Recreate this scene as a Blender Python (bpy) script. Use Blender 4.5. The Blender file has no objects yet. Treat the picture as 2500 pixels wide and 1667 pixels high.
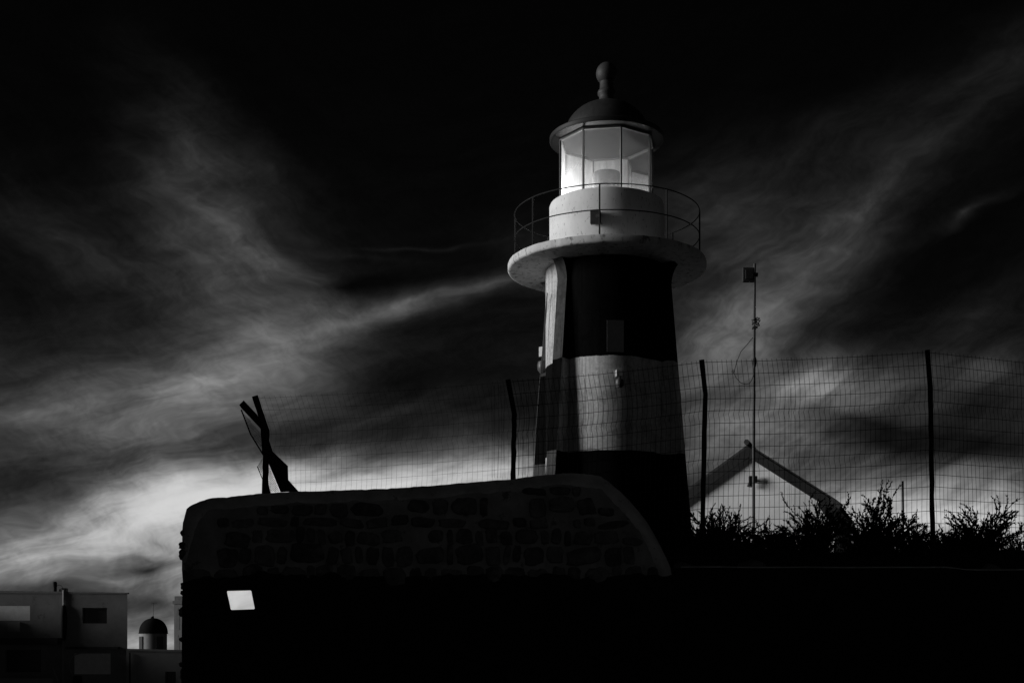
import bpy, bmesh, math, random
from mathutils import Vector, Matrix, noise as mnoise
R = math.radians
rng = random.Random(11)
sc = bpy.context.scene
COL = sc.collection

# ------------------------------------------------------------------ camera
F = 3360.0; HY = 1600.0; CX = 1250.0; CZ = 1.6        # focal length and horizon of the 2500 px photograph
cam_d = bpy.data.cameras.new("camera"); cam = bpy.data.objects.new("camera", cam_d); COL.objects.link(cam)
cam.location = (0, 0, CZ); cam.rotation_euler = (R(90), 0, 0)
cam_d.sensor_width = 36; cam_d.lens = F / 2500 * 36
cam_d.shift_y = (HY - 833.5) / 2500
cam_d.clip_start = 0.1; cam_d.clip_end = 5000
sc.camera = cam
sc.view_settings.view_transform = 'Standard'; sc.view_settings.look = 'None'
sc.view_settings.exposure = 0; sc.view_settings.gamma = 1
sc.render.engine = 'CYCLES'
sc.cycles.max_bounces = 6; sc.cycles.diffuse_bounces = 2; sc.cycles.glossy_bounces = 2; sc.cycles.transmission_bounces = 3; sc.cycles.transparent_max_bounces = 24

def P(px, py, Y):
    return Vector(((px - CX) / F * Y, Y, CZ + (HY - py) / F * Y))

# ------------------------------------------------------------------ sun and sky
SUN_AZ, SUN_EL = -86.0, 9.0          # degrees left of the direction back to the camera; elevation
sd = Vector((math.sin(R(SUN_AZ)) * math.cos(R(SUN_EL)), -math.cos(R(SUN_AZ)) * math.cos(R(SUN_EL)), math.sin(R(SUN_EL))))
sun_d = bpy.data.lights.new("sun", 'SUN'); sun = bpy.data.objects.new("sun", sun_d); COL.objects.link(sun)
sun_d.energy = 3.0; sun_d.angle = R(26.0); sun_d.color = (1, 1, 1)
sun.rotation_euler = sd.to_track_quat('Z', 'Y').to_euler()

world = bpy.data.worlds.new("World"); sc.world = world; world.use_nodes = True
world.cycles.sampling_method = 'NONE'
wt = world.node_tree; wt.nodes.clear()
class NT:
    def __init__(s, t): s.t = t
    def n(s, typ, **k):
        x = s.t.nodes.new(typ)
        for a, b in k.items(): setattr(x, a, b)
        return x
    def link(s, a, b): s.t.links.new(a, b)
    def put(s, sock, v):
        if isinstance(v, bpy.types.NodeSocket): s.link(v, sock)
        else: sock.default_value = v
    def math(s, op, a, b=None, c=None, clamp=False):
        m = s.n('ShaderNodeMath', operation=op); m.use_clamp = clamp
        s.put(m.inputs[0], a)
        if b is not None: s.put(m.inputs[1], b)
        if c is not None: s.put(m.inputs[2], c)
        return m.outputs[0]
    def vmath(s, op, a, b=None):
        m = s.n('ShaderNodeVectorMath', operation=op); s.put(m.inputs[0], a)
        if b is not None: s.put(m.inputs[1], b)
        return m.outputs[0]
    def mapping(s, v, loc=(0,0,0), rot=0, scale=(1,1,1), typ='POINT'):
        m = s.n('ShaderNodeMapping', vector_type=typ); s.link(v, m.inputs[0])
        m.inputs['Location'].default_value = loc; m.inputs['Rotation'].default_value = (0, 0, rot); m.inputs['Scale'].default_value = scale
        return m.outputs[0]
    def noise(s, v, scale=5, detail=3, rough=.5, dist=0, out='Fac', dim='3D'):
        m = s.n('ShaderNodeTexNoise'); m.noise_dimensions = dim; s.link(v, m.inputs['Vector'])
        m.inputs['Scale'].default_value = scale; m.inputs['Detail'].default_value = detail
        m.inputs['Roughness'].default_value = rough; m.inputs['Distortion'].default_value = dist
        return m.outputs[out]
    def smooth(s, v, a, b, lo=0, hi=1):
        m = s.n('ShaderNodeMapRange', interpolation_type='SMOOTHSTEP'); s.put(m.inputs[0], v)
        for i, x in enumerate((a, b, lo, hi)): m.inputs[i + 1].default_value = x
        return m.outputs[0]
    def ramp(s, v, a, b, lo=0, hi=1):
        m = s.n('ShaderNodeMapRange'); s.put(m.inputs[0], v)
        for i, x in enumerate((a, b, lo, hi)): m.inputs[i + 1].default_value = x
        return m.outputs[0]

W = NT(wt)
gen = W.n('ShaderNodeTexCoord').outputs['Generated']
sep = W.n('ShaderNodeSeparateXYZ'); W.link(gen, sep.inputs[0])
az = W.math('ARCTAN2', sep.outputs[0], sep.outputs[1])
hor = W.math('SQRT', W.math('ADD', W.math('MULTIPLY', sep.outputs[0], sep.outputs[0]), W.math('MULTIPLY', sep.outputs[1], sep.outputs[1])))
tel = W.math('DIVIDE', sep.outputs[2], W.math('MAXIMUM', hor, 0.02))
cmb = W.n('ShaderNodeCombineXYZ'); W.link(az, cmb.inputs[0]); W.link(tel, cmb.inputs[1])
uv0 = cmb.outputs[0]
# wind-torn warp of the cloud field
wn = W.noise(W.mapping(uv0, scale=(1, 2.2, 1), rot=R(12)), 7, 3, .55, 0, 'Color', '2D')
wv = W.vmath('MULTIPLY', W.vmath('SUBTRACT', wn, (.5, .5, .5)), (.065, .030, 0))
wn2 = W.noise(W.mapping(uv0, rot=R(15), scale=(1/10, 1/34, 1), typ='TEXTURE'), 1, 3, .6, 0, 'Color', '2D')
wv2 = W.vmath('MULTIPLY', W.vmath('SUBTRACT', wn2, (.5, .5, .5)), (.015, .0035, 0))
uv = W.vmath('ADD', W.vmath('ADD', uv0, wv), wv2)
# cirrus masses: centre (in 2352 px display units of the photograph), half length, half width, slope, brightness
K = 2500 / 2352
STROKES = [
    (500, 1150, 410, 155, 10, .80), (880, 1125, 620, 110, 4, .85), (1130, 1065, 280, 90, 6, .40), (640, 1290, 340, 230, 0, .45),
    (480, 890, 440, 160, 17, .33), (410, 965, 330, 40, 12, .10), (560, 850, 240, 70, 22, .10), (300, 905, 300, 60, 8, .06),
    (930, 690, 340, 50, 15, .20), (1120, 640, 160, 36, 18, .10), (820, 745, 380, 60, 17, .10), (560, 700, 520, 260, -25, .14), (640, 610, 260, 60, -32, .08),
    (420, 340, 360, 190, -62, .12), (540, 560, 330, 170, -45, .12), (620, 420, 240, 90, -30, .06), (150, 560, 380, 160, -25, .06), (1950, 300, 420, 120, 30, .05),
    (80, 960, 460, 230, 5, .14), (180, 1225, 420, 90, 12, .48), (40, 1300, 300, 70, 13, .26), (380, 1180, 160, 110, 15, .20), (230, 1335, 240, 36, 9, .22), (90, 1345, 140, 40, 4, .08),
    (360, 1470, 260, 90, 3, .30), (410, 1300, 70, 40, 0, .16), (370, 1250, 120, 26, 6, .10),
    (2060, 400, 640, 170, 41, .09), (1950, 500, 300, 60, 40, .05), (1760, 690, 440, 210, 36, .17), (1640, 500, 320, 240, 30, .12), (1600, 790, 230, 110, 20, .24), (1690, 800, 240, 60, 30, .08),
    (2230, 495, 150, 24, 26, .09), (2330, 120, 260, 130, 44, .045), (2200, 720, 300, 80, 4, .04),
    (1900, 890, 300, 110, -8, .38), (1830, 850, 160, 60, 15, .10), (1660, 960, 260, 140, 4, .20), (2250, 850, 260, 90, -8, .12), (1840, 1010, 220, 60, -20, .08),
    (2230, 1180, 560, 118, -3, 1.0), (2040, 1140, 160, 60, -15, .10), (1700, 1060, 320, 150, 0, .24), (2330, 1260, 260, 60, 0, .22),
    (940, 556, 260, 9, 3, .05), (780, 574, 200, 12, -2, .03), (1230, 590, 200, 130, 10, .07),
    (553, 1378, 150, 120, 0, .65),
    (860, 880, 420, 75, 6, -.07), (760, 650, 240, 34, 12, -.07), (620, 1020, 200, 60, 12, -.08), (2080, 1015, 420, 62, -13, -.10), (1960, 960, 160, 28, -18, -.07),
    (330, 1300, 200, 34, 8, -.24), (120, 1360, 220, 28, 10, -.16), (340, 1375, 120, 30, 0, -.12), (350, 1245, 90, 14, -8, -.22), (310, 1275, 90, 12, -4, -.12), (2130, 640, 330, 120, 35, -.05), (100, 1110, 300, 60, 10, -.05), (240, 1040, 220, 26, 9, -.05),
]
acc = None
for (x, y, L, Wd, ang, amp) in STROKES:
    u = math.atan((x * K - CX) / F); v = (HY - y * K) / F * math.cos(u)
    m = W.mapping(uv, (u, v, 0), R(ang), (L * 1.25 * K / F, Wd * 1.25 * K / F, 1), 'TEXTURE')
    g = W.n('ShaderNodeTexGradient', gradient_type='QUADRATIC_SPHERE'); W.link(m, g.inputs[0])
    acc = W.math('MULTIPLY_ADD', g.outputs['Fac'], amp, 0.0 if acc is None else acc)
# fibres: shallow on the left half of the sky, steeper to the right
fa = W.noise(W.mapping(uv, rot=R(16), scale=(1/5, 1/46, 1), typ='TEXTURE'), 1.6, 5, .62, 0, 'Fac', '2D')
fb = W.noise(W.mapping(uv, rot=R(40), scale=(1/5, 1/38, 1), typ='TEXTURE'), 1.6, 5, .62, 0, 'Fac', '2D')
side = W.smooth(az, 0.03, 0.14)
fm = W.n('ShaderNodeMix'); W.link(side, fm.inputs[0]); W.link(fa, fm.inputs[2]); W.link(fb, fm.inputs[3])
fc = W.noise(W.mapping(uv, rot=R(-38), scale=(1/5, 1/34, 1), typ='TEXTURE'), 1.6, 4, .62, 0, 'Fac', '2D')
upl = W.math('MULTIPLY', W.smooth(az, -.04, -.14), W.smooth(tel, .17, .27))
fm2 = W.n('ShaderNodeMix'); W.link(upl, fm2.inputs[0]); W.link(fm.outputs[0], fm2.inputs[2]); W.link(fc, fm2.inputs[3])
fib = fm2.outputs[0]
puff = W.noise(W.mapping(uv, scale=(1/9, 1/22, 1), rot=R(10), typ='TEXTURE'), 2.2, 4, .6, 0, 'Fac', '2D')
mod = W.math('ADD', W.ramp(fib, .25, .75, .80, 1.20), W.ramp(puff, .3, .7, -.16, .16))
# the same thin cloud carried round the rest of the horizon
away = W.smooth(W.math('ABSOLUTE', az), .42, .75)
veil = W.math('MULTIPLY', W.math('MULTIPLY', W.math('EXPONENT', W.math('MULTIPLY', tel, -2.2)), W.ramp(puff, .3, .7, .02, .14)), away)
hazeb = W.math('MULTIPLY', W.math('EXPONENT', W.math('MULTIPLY', W.math('MAXIMUM', tel, 0.0), -7.5)), .33)
hazeb = W.math('MULTIPLY', hazeb, W.ramp(away, 0, 1, 1, .55))
acc = W.math('MAXIMUM', W.math('ADD', acc, hazeb), W.math('MULTIPLY', hazeb, .62))
val = W.math('MULTIPLY_ADD', W.math('MULTIPLY', W.math('ADD', acc, veil), 1.06), mod, .018)
fine = W.noise(uv, 160, 1, .7, 0, 'Fac', '2D')
val = W.math('MULTIPLY', val, W.ramp(fine, .2, .8, .95, 1.05))
val = W.math('MAXIMUM', val, .012)
val = W.math('DIVIDE', val, W.math('POWER', W.math('ADD', 1.0, W.math('POWER', W.math('DIVIDE', val, .84), 4.0)), .25))
lin = W.math('POWER', val, 2.2)
skyt = W.n('ShaderNodeTexSky', sky_type='NISHITA'); skyt.sun_disc = False
skyt.sun_elevation = R(SUN_EL); skyt.sun_rotation = math.atan2(sd.x, sd.y)
bw = W.n('ShaderNodeRGBToBW'); W.link(skyt.outputs[0], bw.inputs[0])
lin = W.math('MULTIPLY_ADD', W.math('MINIMUM', bw.outputs[0], .3), .002, lin)
bg = W.n('ShaderNodeBackground'); W.link(lin, bg.inputs[0]); bg.inputs[1].default_value = 1.0
out = W.n('ShaderNodeOutputWorld'); W.link(bg.outputs[0], out.inputs[0])

# ------------------------------------------------------------------ materials
def mat(name, base, rough=.85, var=.25, scale=4.0, bump=.0, bscale=30, spots=None, metal=0, stretch=(1, 1, 1), spec=.3):
    m = bpy.data.materials.new(name); m.use_nodes = True; t = NT(m.node_tree); m.node_tree.nodes.clear()
    o = t.n('ShaderNodeOutputMaterial'); b = t.n('ShaderNodeBsdfPrincipled'); t.link(b.outputs[0], o.inputs[0])
    co = t.n('ShaderNodeTexCoord').outputs['Object']
    cs = t.mapping(co, scale=stretch)
    n1 = t.noise(cs, scale, 6, .65)
    val = t.ramp(n1, .25, .75, base * (1 - var), base * (1 + var))
    if spots:
        amt, ss, dark = spots
        n2 = t.noise(cs, ss, 4, .7)
        k = t.smooth(n2, amt, amt + .08)
        mx = t.n('ShaderNodeMix'); t.link(k, mx.inputs[0]); t.link(val, mx.inputs[2]); mx.inputs[3].default_value = base * dark
        val = mx.outputs[0]
    t.link(val, b.inputs['Base Color'])
    b.inputs['Roughness'].default_value = rough; b.inputs['Metallic'].default_value = metal
    b.inputs['Specular IOR Level'].default_value = spec
    if bump:
        bp = t.n('ShaderNodeBump'); bp.inputs['Strength'].default_value = bump; bp.inputs['Distance'].default_value = .02
        t.link(t.noise(co, bscale, 6, .65), bp.inputs['Height']); t.link(bp.outputs[0], b.inputs['Normal'])
    return m

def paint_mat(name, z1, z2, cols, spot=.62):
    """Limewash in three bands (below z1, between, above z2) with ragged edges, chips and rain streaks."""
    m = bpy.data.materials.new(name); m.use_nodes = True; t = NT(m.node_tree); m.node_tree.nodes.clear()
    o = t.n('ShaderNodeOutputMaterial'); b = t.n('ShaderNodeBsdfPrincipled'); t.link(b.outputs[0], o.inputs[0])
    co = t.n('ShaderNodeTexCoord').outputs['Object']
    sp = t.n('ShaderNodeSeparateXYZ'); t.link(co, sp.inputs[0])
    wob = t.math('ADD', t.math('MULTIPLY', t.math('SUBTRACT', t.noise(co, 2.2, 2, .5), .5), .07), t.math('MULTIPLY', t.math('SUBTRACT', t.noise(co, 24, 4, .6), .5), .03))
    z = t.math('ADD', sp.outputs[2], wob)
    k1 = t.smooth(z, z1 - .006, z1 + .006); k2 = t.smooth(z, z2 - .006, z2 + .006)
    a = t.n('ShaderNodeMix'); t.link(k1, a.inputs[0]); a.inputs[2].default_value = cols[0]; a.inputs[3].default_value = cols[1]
    c = t.n('ShaderNodeMix'); t.link(k2, c.inputs[0]); t.link(a.outputs[0], c.inputs[2]); c.inputs[3].default_value = cols[2]
    streak = t.noise(t.mapping(co, scale=(9, 9, .5)), 1, 5, .65)
    mott = t.noise(co, 14, 6, .7)
    patch = t.smooth(t.noise(co, 2.6, 6, .72), .52, .60, 1.0, .74)
    runs = t.smooth(t.noise(t.mapping(co, scale=(16, 16, .35)), 1, 4, .6), .58, .68, 1.0, .62)
    mul = t.math('MULTIPLY', t.math('MULTIPLY', t.ramp(streak, .3, .7, .66, 1.1), t.ramp(mott, .3, .7, .74, 1.14)), t.math('MULTIPLY', patch, runs))
    chips = t.smooth(t.noise(co, 38, 5, .75), spot, spot + .05, 1, .45)
    val = t.math('MULTIPLY', t.math('MULTIPLY', c.outputs[0], mul), chips)
    t.link(val, b.inputs['Base Color'])
    b.inputs['Roughness'].default_value = .9; b.inputs['Specular IOR Level'].default_value = .02
    bp = t.n('ShaderNodeBump'); bp.inputs['Strength'].default_value = .35; bp.inputs['Distance'].default_value = .01
    t.link(t.noise(co, 60, 5, .7), bp.inputs['Height']); t.link(bp.outputs[0], b.inputs['Normal'])
    return m

def glass_mat(name, haze, zlo, zhi, floor=.06):
    """Old lantern glass; salt film made thickest low to put the glow into the pane."""
    m = bpy.data.materials.new(name); m.use_nodes = True; t = NT(m.node_tree); m.node_tree.nodes.clear()
    o = t.n('ShaderNodeOutputMaterial')
    co = t.n('ShaderNodeTexCoord').outputs['Object']
    sp = t.n('ShaderNodeSeparateXYZ'); t.link(co, sp.inputs[0])
    film = t.math('MULTIPLY_ADD', t.math('POWER', t.ramp(sp.outputs[2], zlo, zhi, 1.0, 0.0), 1.8), 1 - floor, floor)
    film = t.math('MULTIPLY', film, t.ramp(t.noise(t.mapping(co, scale=(5, 5, 1.2)), 2, 5, .65), .25, .75, .75, 1.2))
    film = t.math('MULTIPLY', film, haze, clamp=True)
    tr = t.n('ShaderNodeBsdfTransparent'); tr.inputs[0].default_value = (.93, .93, .93, 1)
    gl = t.n('ShaderNodeBsdfGlossy'); gl.inputs['Roughness'].default_value = .05
    fr = t.n('ShaderNodeFresnel'); fr.inputs[0].default_value = 1.45
    m0 = t.n('ShaderNodeMixShader'); t.link(t.math('MULTIPLY', fr.outputs[0], .6), m0.inputs[0]); t.link(tr.outputs[0], m0.inputs[1]); t.link(gl.outputs[0], m0.inputs[2])
    df = t.n('ShaderNodeBsdfDiffuse'); df.inputs[0].default_value = (.85, .85, .85, 1)
    tl = t.n('ShaderNodeBsdfTranslucent'); tl.inputs[0].default_value = (.9, .9, .9, 1)
    m1 = t.n('ShaderNodeMixShader'); m1.inputs[0].default_value = .6; t.link(df.outputs[0], m1.inputs[1]); t.link(tl.outputs[0], m1.inputs[2])
    m2 = t.n('ShaderNodeMixShader'); t.link(film, m2.inputs[0]); t.link(m0.outputs[0], m2.inputs[1]); t.link(m1.outputs[0], m2.inputs[2])
    t.link(m2.outputs[0], o.inputs[0])
    return m

def stone_mat(name, base):
    """Dark kurkar stone with mortar smeared over it in patches that run across neighbouring stones."""
    m = bpy.data.materials.new(name); m.use_nodes = True; t = NT(m.node_tree); m.node_tree.nodes.clear()
    o = t.n('ShaderNodeOutputMaterial'); b = t.n('ShaderNodeBsdfPrincipled'); t.link(b.outputs[0], o.inputs[0])
    pos = t.n('ShaderNodeNewGeometry').outputs['Position']
    val = t.ramp(t.noise(pos, 11, 5, .65), .25, .75, base * .55, base * 1.6)
    k = t.smooth(t.noise(pos, 2.6, 5, .7), .50, .66)
    mx = t.n('ShaderNodeMix'); t.link(k, mx.inputs[0]); t.link(val, mx.inputs[2]); t.link(t.ramp(t.noise(pos, 7, 4, .6), .3, .7, .28, .46), mx.inputs[3])
    pk = t.smooth(t.noise(pos, 46, 3, .7), .68, .74)
    mx2 = t.n('ShaderNodeMix'); t.link(pk, mx2.inputs[0]); t.link(mx.outputs[0], mx2.inputs[2]); mx2.inputs[3].default_value = .5
    t.link(mx2.outputs[0], b.inputs['Base Color']); b.inputs['Roughness'].default_value = .95; b.inputs['Specular IOR Level'].default_value = .15
    bp = t.n('ShaderNodeBump'); bp.inputs['Strength'].default_value = .8; bp.inputs['Distance'].default_value = .03
    t.link(t.noise(pos, 22, 5, .7), bp.inputs['Height']); t.link(bp.outputs[0], b.inputs['Normal'])
    return m

M = {}
M['plaster'] = mat('plaster', .84, .95, .35, 3.0, .6, 14, (.60, 7, .5))
M['mortar'] = mat('mortar_plaster', .52, .95, .45, 2.2, .8, 18, (.58, 5, .5))
M['stone'] = [stone_mat('stone_%d' % i, b) for i, b in enumerate((.15, .20, .27, .22))]
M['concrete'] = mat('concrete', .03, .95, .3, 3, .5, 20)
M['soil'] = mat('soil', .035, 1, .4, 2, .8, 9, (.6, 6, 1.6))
M['rock'] = mat('rock', .22, .95, .4, 8, .6, 20)
M['asphalt'] = mat('asphalt', .04, .95, .3, 3, .3, 40)
M['post'] = mat('rusty_iron', .018, .8, .4, 25, .4, 60)
M['wire'] = mat('rusty_wire', .03, .7, .3, 30)
M['iron'] = mat('painted_iron', .014, .8, .3, 20)
M['gallery'] = mat('gallery_limewash', .62, .85, .22, 6, .3, 40, (.55, 9, .38), stretch=(1, 1, .4))
M['drum'] = mat('drum_limewash', .78, .8, .10, 5, .25, 50, (.60, 26, .35), stretch=(1, 1, .35))
M['cap'] = mat('cap_paint', .032, .45, .25, 5, .1, 40, stretch=(3, 3, .6))
M['ceiling'] = mat('lantern_ceiling', .035, .8, .12, 5)
M['brim'] = mat('brim_paint', .016, .6, .25, 5, .1, 40)
M['finial'] = mat('finial_paint', .04, .6, .2, 9, .1, 40)
M['mullion'] = mat('mullion_paint', .12, .6, .2, 12)
M['lens'] = mat('lens_housing', .12, .35, .25, 6, spec=.5)
M['glass'] = [glass_mat('lit_side_glass', .9, 10.75, 11.95, .85), glass_mat('front_glass', .30, 10.75, 11.95), glass_mat('dim_side_glass', .16, 10.75, 11.95), glass_mat('side_glass', .70, 10.75, 11.95, .12)]  # film density per pane puts the glow's left-to-right fall into the glass
M['box_dark'] = mat('dark_housing', .03, .5, .3, 20)
M['box_light'] = mat('pale_housing', .55, .5, .2, 20)
M['fitting_glass'] = mat('lamp_glass', .07, .4, .2, 10, spec=.3)
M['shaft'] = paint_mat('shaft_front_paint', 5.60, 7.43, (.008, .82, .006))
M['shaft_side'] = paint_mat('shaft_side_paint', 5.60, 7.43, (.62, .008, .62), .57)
M['fin'] = paint_mat('shaded_fin_paint', 5.60, 7.43, (.085, .006, .085))  # white bands greyed: shade on the buttresses is put into their paint
M['slot'] = mat('window_board', .07, .7, .2, 12)
M['slot_frame'] = mat('window_frame_paint', .14, .7, .2, 12)
M['gable'] = mat('gable_limewash', .78, .9, .16, 2.0, .25, 40, (.66, 5, .7))
M['board'] = mat('barge_board', .020, .8, .25, 8, .2, 40, stretch=(1, 1, 6))
M['tile'] = mat('roof_tile', .045, .85, .5, 12, .3, 40)
M['pole'] = mat('galvanised_pole', .045, .6, .3, 12)
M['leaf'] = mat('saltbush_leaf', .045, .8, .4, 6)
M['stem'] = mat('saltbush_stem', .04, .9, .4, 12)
M['facade'] = mat('facade_render', .25, .95, .25, .7, .3, 6, (.6, 1.5, .7))
M['facade2'] = mat('low_facade_render', .34, .95, .2, .7, .3, 6)
M['shutter'] = mat('shutter_paint', .86, .7, .12, 3)
M['dark_pane'] = mat('dark_pane', .03, .25, .2, 3, spec=.5)
M['ledge'] = mat('ledge_concrete', .08, .95, .3, 2)
M['chapel'] = mat('chapel_limewash', .30, .9, .12, 1.5)
M['dome'] = mat('dome_lead', .016, .95, .25, 2, spec=.0)
M['bell'] = mat('bell_tower_render', .085, .9, .15, 1.5)
M['cypress'] = mat('cable_cover', .02, .9, .3, 4)

# ------------------------------------------------------------------ mesh helpers
class MB:
    def __init__(s): s.v = []; s.f = []; s.mi = []; s.sm = []
    def add(s, vs, fs, smooth=False, mi=0):
        o = len(s.v); s.v += [tuple(p) for p in vs]
        for f in fs: s.f.append(tuple(i + o for i in f)); s.mi.append(mi); s.sm.append(smooth)
        return s
    def box(s, a, b, mi=0):
        x0, y0, z0 = a; x1, y1, z1 = b
        return s.add([(x0,y0,z0),(x1,y0,z0),(x1,y1,z0),(x0,y1,z0),(x0,y0,z1),(x1,y0,z1),(x1,y1,z1),(x0,y1,z1)],
              [(0,3,2,1),(4,5,6,7),(0,1,5,4),(1,2,6,5),(2,3,7,6),(3,0,4,7)], mi=mi)
    def beam(s, a, b, w, h, up=(0, 0, 1)):
        a = Vector(a); b = Vector(b); d = (b - a).normalized(); sx = d.cross(Vector(up))
        if sx.length < 1e-4: sx = d.cross(Vector((1, 0, 0)))
        sx.normalize(); sy = sx.cross(d).normalized()
        vs = [p + sx * i * w / 2 + sy * j * h / 2 for p in (a, b) for (i, j) in ((-1,-1),(1,-1),(1,1),(-1,1))]
        return s.add(vs, [(0,1,2,3),(7,6,5,4),(0,4,5,1),(1,5,6,2),(2,6,7,3),(3,7,4,0)])
    def tube(s, pts, r, n=6, caps=True, smooth=True):
        pts = [Vector(p) for p in pts]; rings = []
        rr = r if isinstance(r, (list, tuple)) else [r] * len(pts)
        prev = None; vs = []; fs = []
        for i, p in enumerate(pts):
            d = (pts[min(i + 1, len(pts) - 1)] - pts[max(i - 1, 0)])
            d = d.normalized() if d.length > 1e-9 else Vector((0, 0, 1))
            if prev is None:
                ax = Vector((0, 0, 1)) if abs(d.z) < .9 else Vector((1, 0, 0)); u = d.cross(ax).normalized()
            else:
                u = prev - d * prev.dot(d); u.normalize()
            prev = u; w = d.cross(u)
            for k in range(n):
                a = 2 * math.pi * k / n; vs.append(p + (u * math.cos(a) + w * math.sin(a)) * rr[i])
        for i in range(len(pts) - 1):
            for k in range(n):
                a = i * n + k; b = i * n + (k + 1) % n; fs.append((a, b, b + n, a + n))
        if caps: fs += [tuple(range(n))[::-1], tuple(range((len(pts) - 1) * n, len(pts) * n))]
        return s.add(vs, fs, smooth)
    def lathe(s, c, prof, n=64, a0=0, a1=2 * math.pi, smooth=True, mi=0):
        full = abs(a1 - a0 - 2 * math.pi) < 1e-6; m = n if full else n + 1; vs = []; fs = []
        for (r, z) in prof:
            for k in range(m):
                a = a0 + (a1 - a0) * k / n; vs.append((c[0] + r * math.sin(a), c[1] - r * math.cos(a), z))
        for i in range(len(prof) - 1):
            for k in range(n):
                a = i * m + k; b = i * m + (k + 1) % m if full else a + 1; fs.append((a, b, b + m, a + m))
        return s.add(vs, fs, smooth, mi)
    def prism(s, poly, vec):
        n = len(poly); vec = Vector(vec); vs = [Vector(p) for p in poly] + [Vector(p) + vec for p in poly]
        return s.add(vs, [tuple(range(n))[::-1], tuple(range(n, 2 * n))] + [(i, (i + 1) % n, n + (i + 1) % n, n + i) for i in range(n)])
    def mesh(s, name):
        me = bpy.data.meshes.new(name); me.from_pydata(s.v, [], s.f)
        me.polygons.foreach_set('material_index', s.mi); me.polygons.foreach_set('use_smooth', s.sm); me.update()
        if any(s.sm) and len(s.f) < 20000: me.set_sharp_from_angle(angle=R(38))
        return me
    def build(s, name, mats, parent=None, origin=None):
        if origin is not None:
            o_ = Vector(origin); s.v = [tuple(Vector(p) - o_) for p in s.v]
        me = s.mesh(name)
        for m_ in (mats if isinstance(mats, (list, tuple)) else [mats]): me.materials.append(m_)
        ob = bpy.data.objects.new(name, me); COL.objects.link(ob)
        if origin is not None: ob.location = origin
        if parent: ob.parent = parent
        return ob

def tag(o, label=None, cat=None, group=None, kind=None):
    if label: o['label'] = label
    if cat: o['category'] = cat
    if group: o['group'] = group
    if kind: o['kind'] = kind
    return o
def empty(name, loc, label, cat, group=None):
    """The thing's handle. Parts are built in world coordinates, so the offset is taken out through the parent inverse."""
    e = bpy.data.objects.new(name, None); COL.objects.link(e); e.location = loc; e.empty_display_size = .2
    e['_loc'] = loc
    return tag(e, label, cat, group)
def part(mb, name, m, root):
    o = mb.build(name, m); o.parent = root
    base = root
    off = Vector((0, 0, 0))
    while base is not None: off += base.location; base = base.parent
    o.matrix_parent_inverse = Matrix.Translation(-off)
    return o
def bevel(o, w, seg=2):
    b = o.modifiers.new('bevel', 'BEVEL'); b.width = w; b.segments = seg; b.limit_method = 'ANGLE'; b.angle_limit = R(35)
    return o
def sstep(a, b, x):
    t = max(0, min(1, (x - a) / (b - a))); return t * t * (3 - 2 * t)

# ------------------------------------------------------------------ ground (structure)
PLAT = 2.92
def ground_z(x, y):
    left = -6.0 * sstep(17, 46, y) * sstep(1.5, -9, x)                          # falls away into the town
    far = -6.0 * sstep(44, 70, y)
    base = max(-6.5, left + far)
    if y < 16.2: return 0.0 if x > -6 else base
    p = sstep(-2.3, -1.0, x)
    bank = 2.50 + (PLAT - 2.50) * sstep(16.3, 17.4, y)
    top = bank if x > 1.4 else PLAT
    top = top + .05 * mnoise.noise(Vector((x * 1.3, y * 1.3, 0))) + far * (1 if y > 44 else 0)
    return base * (1 - p) + top * p
xs = [-900, -400, -200, -100, -60, -40, -30, -20] + [-15 + .5 * i for i in range(22)] + [-4 + .25 * i for i in range(64)] + [12 + i for i in range(12)] + [30, 45, 70, 120, 250, 500, 900]
ys = [-600, -200, -60, -20, -5, 5, 12, 16.05, 16.25] + [16.4 + .2 * i for i in range(24)] + [21.5 + i for i in range(30)] + [55, 62, 70, 90, 120, 200, 400, 900, 2500]
mb = MB(); nx = len(xs)
mb.v = [(x, y, ground_z(x, y)) for y in ys for x in xs]
for j in range(len(ys) - 1):
    for i in range(nx - 1):
        a = j * nx + i; mb.f.append((a, a + 1, a + 1 + nx, a + nx)); mb.mi.append(0); mb.sm.append(True)
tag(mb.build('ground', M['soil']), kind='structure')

# ------------------------------------------------------------------ lighthouse
TX, TY = (1481 - CX) / F * 28, 28.0
GB, GT = 9.40, 9.56
C = (TX, TY)
lh = empty('lighthouse', (TX, TY, PLAT), 'banded black and white lighthouse with railed gallery and glazed lantern', 'lighthouse')
FIN = [-46, 64, 140, -126]
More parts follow.
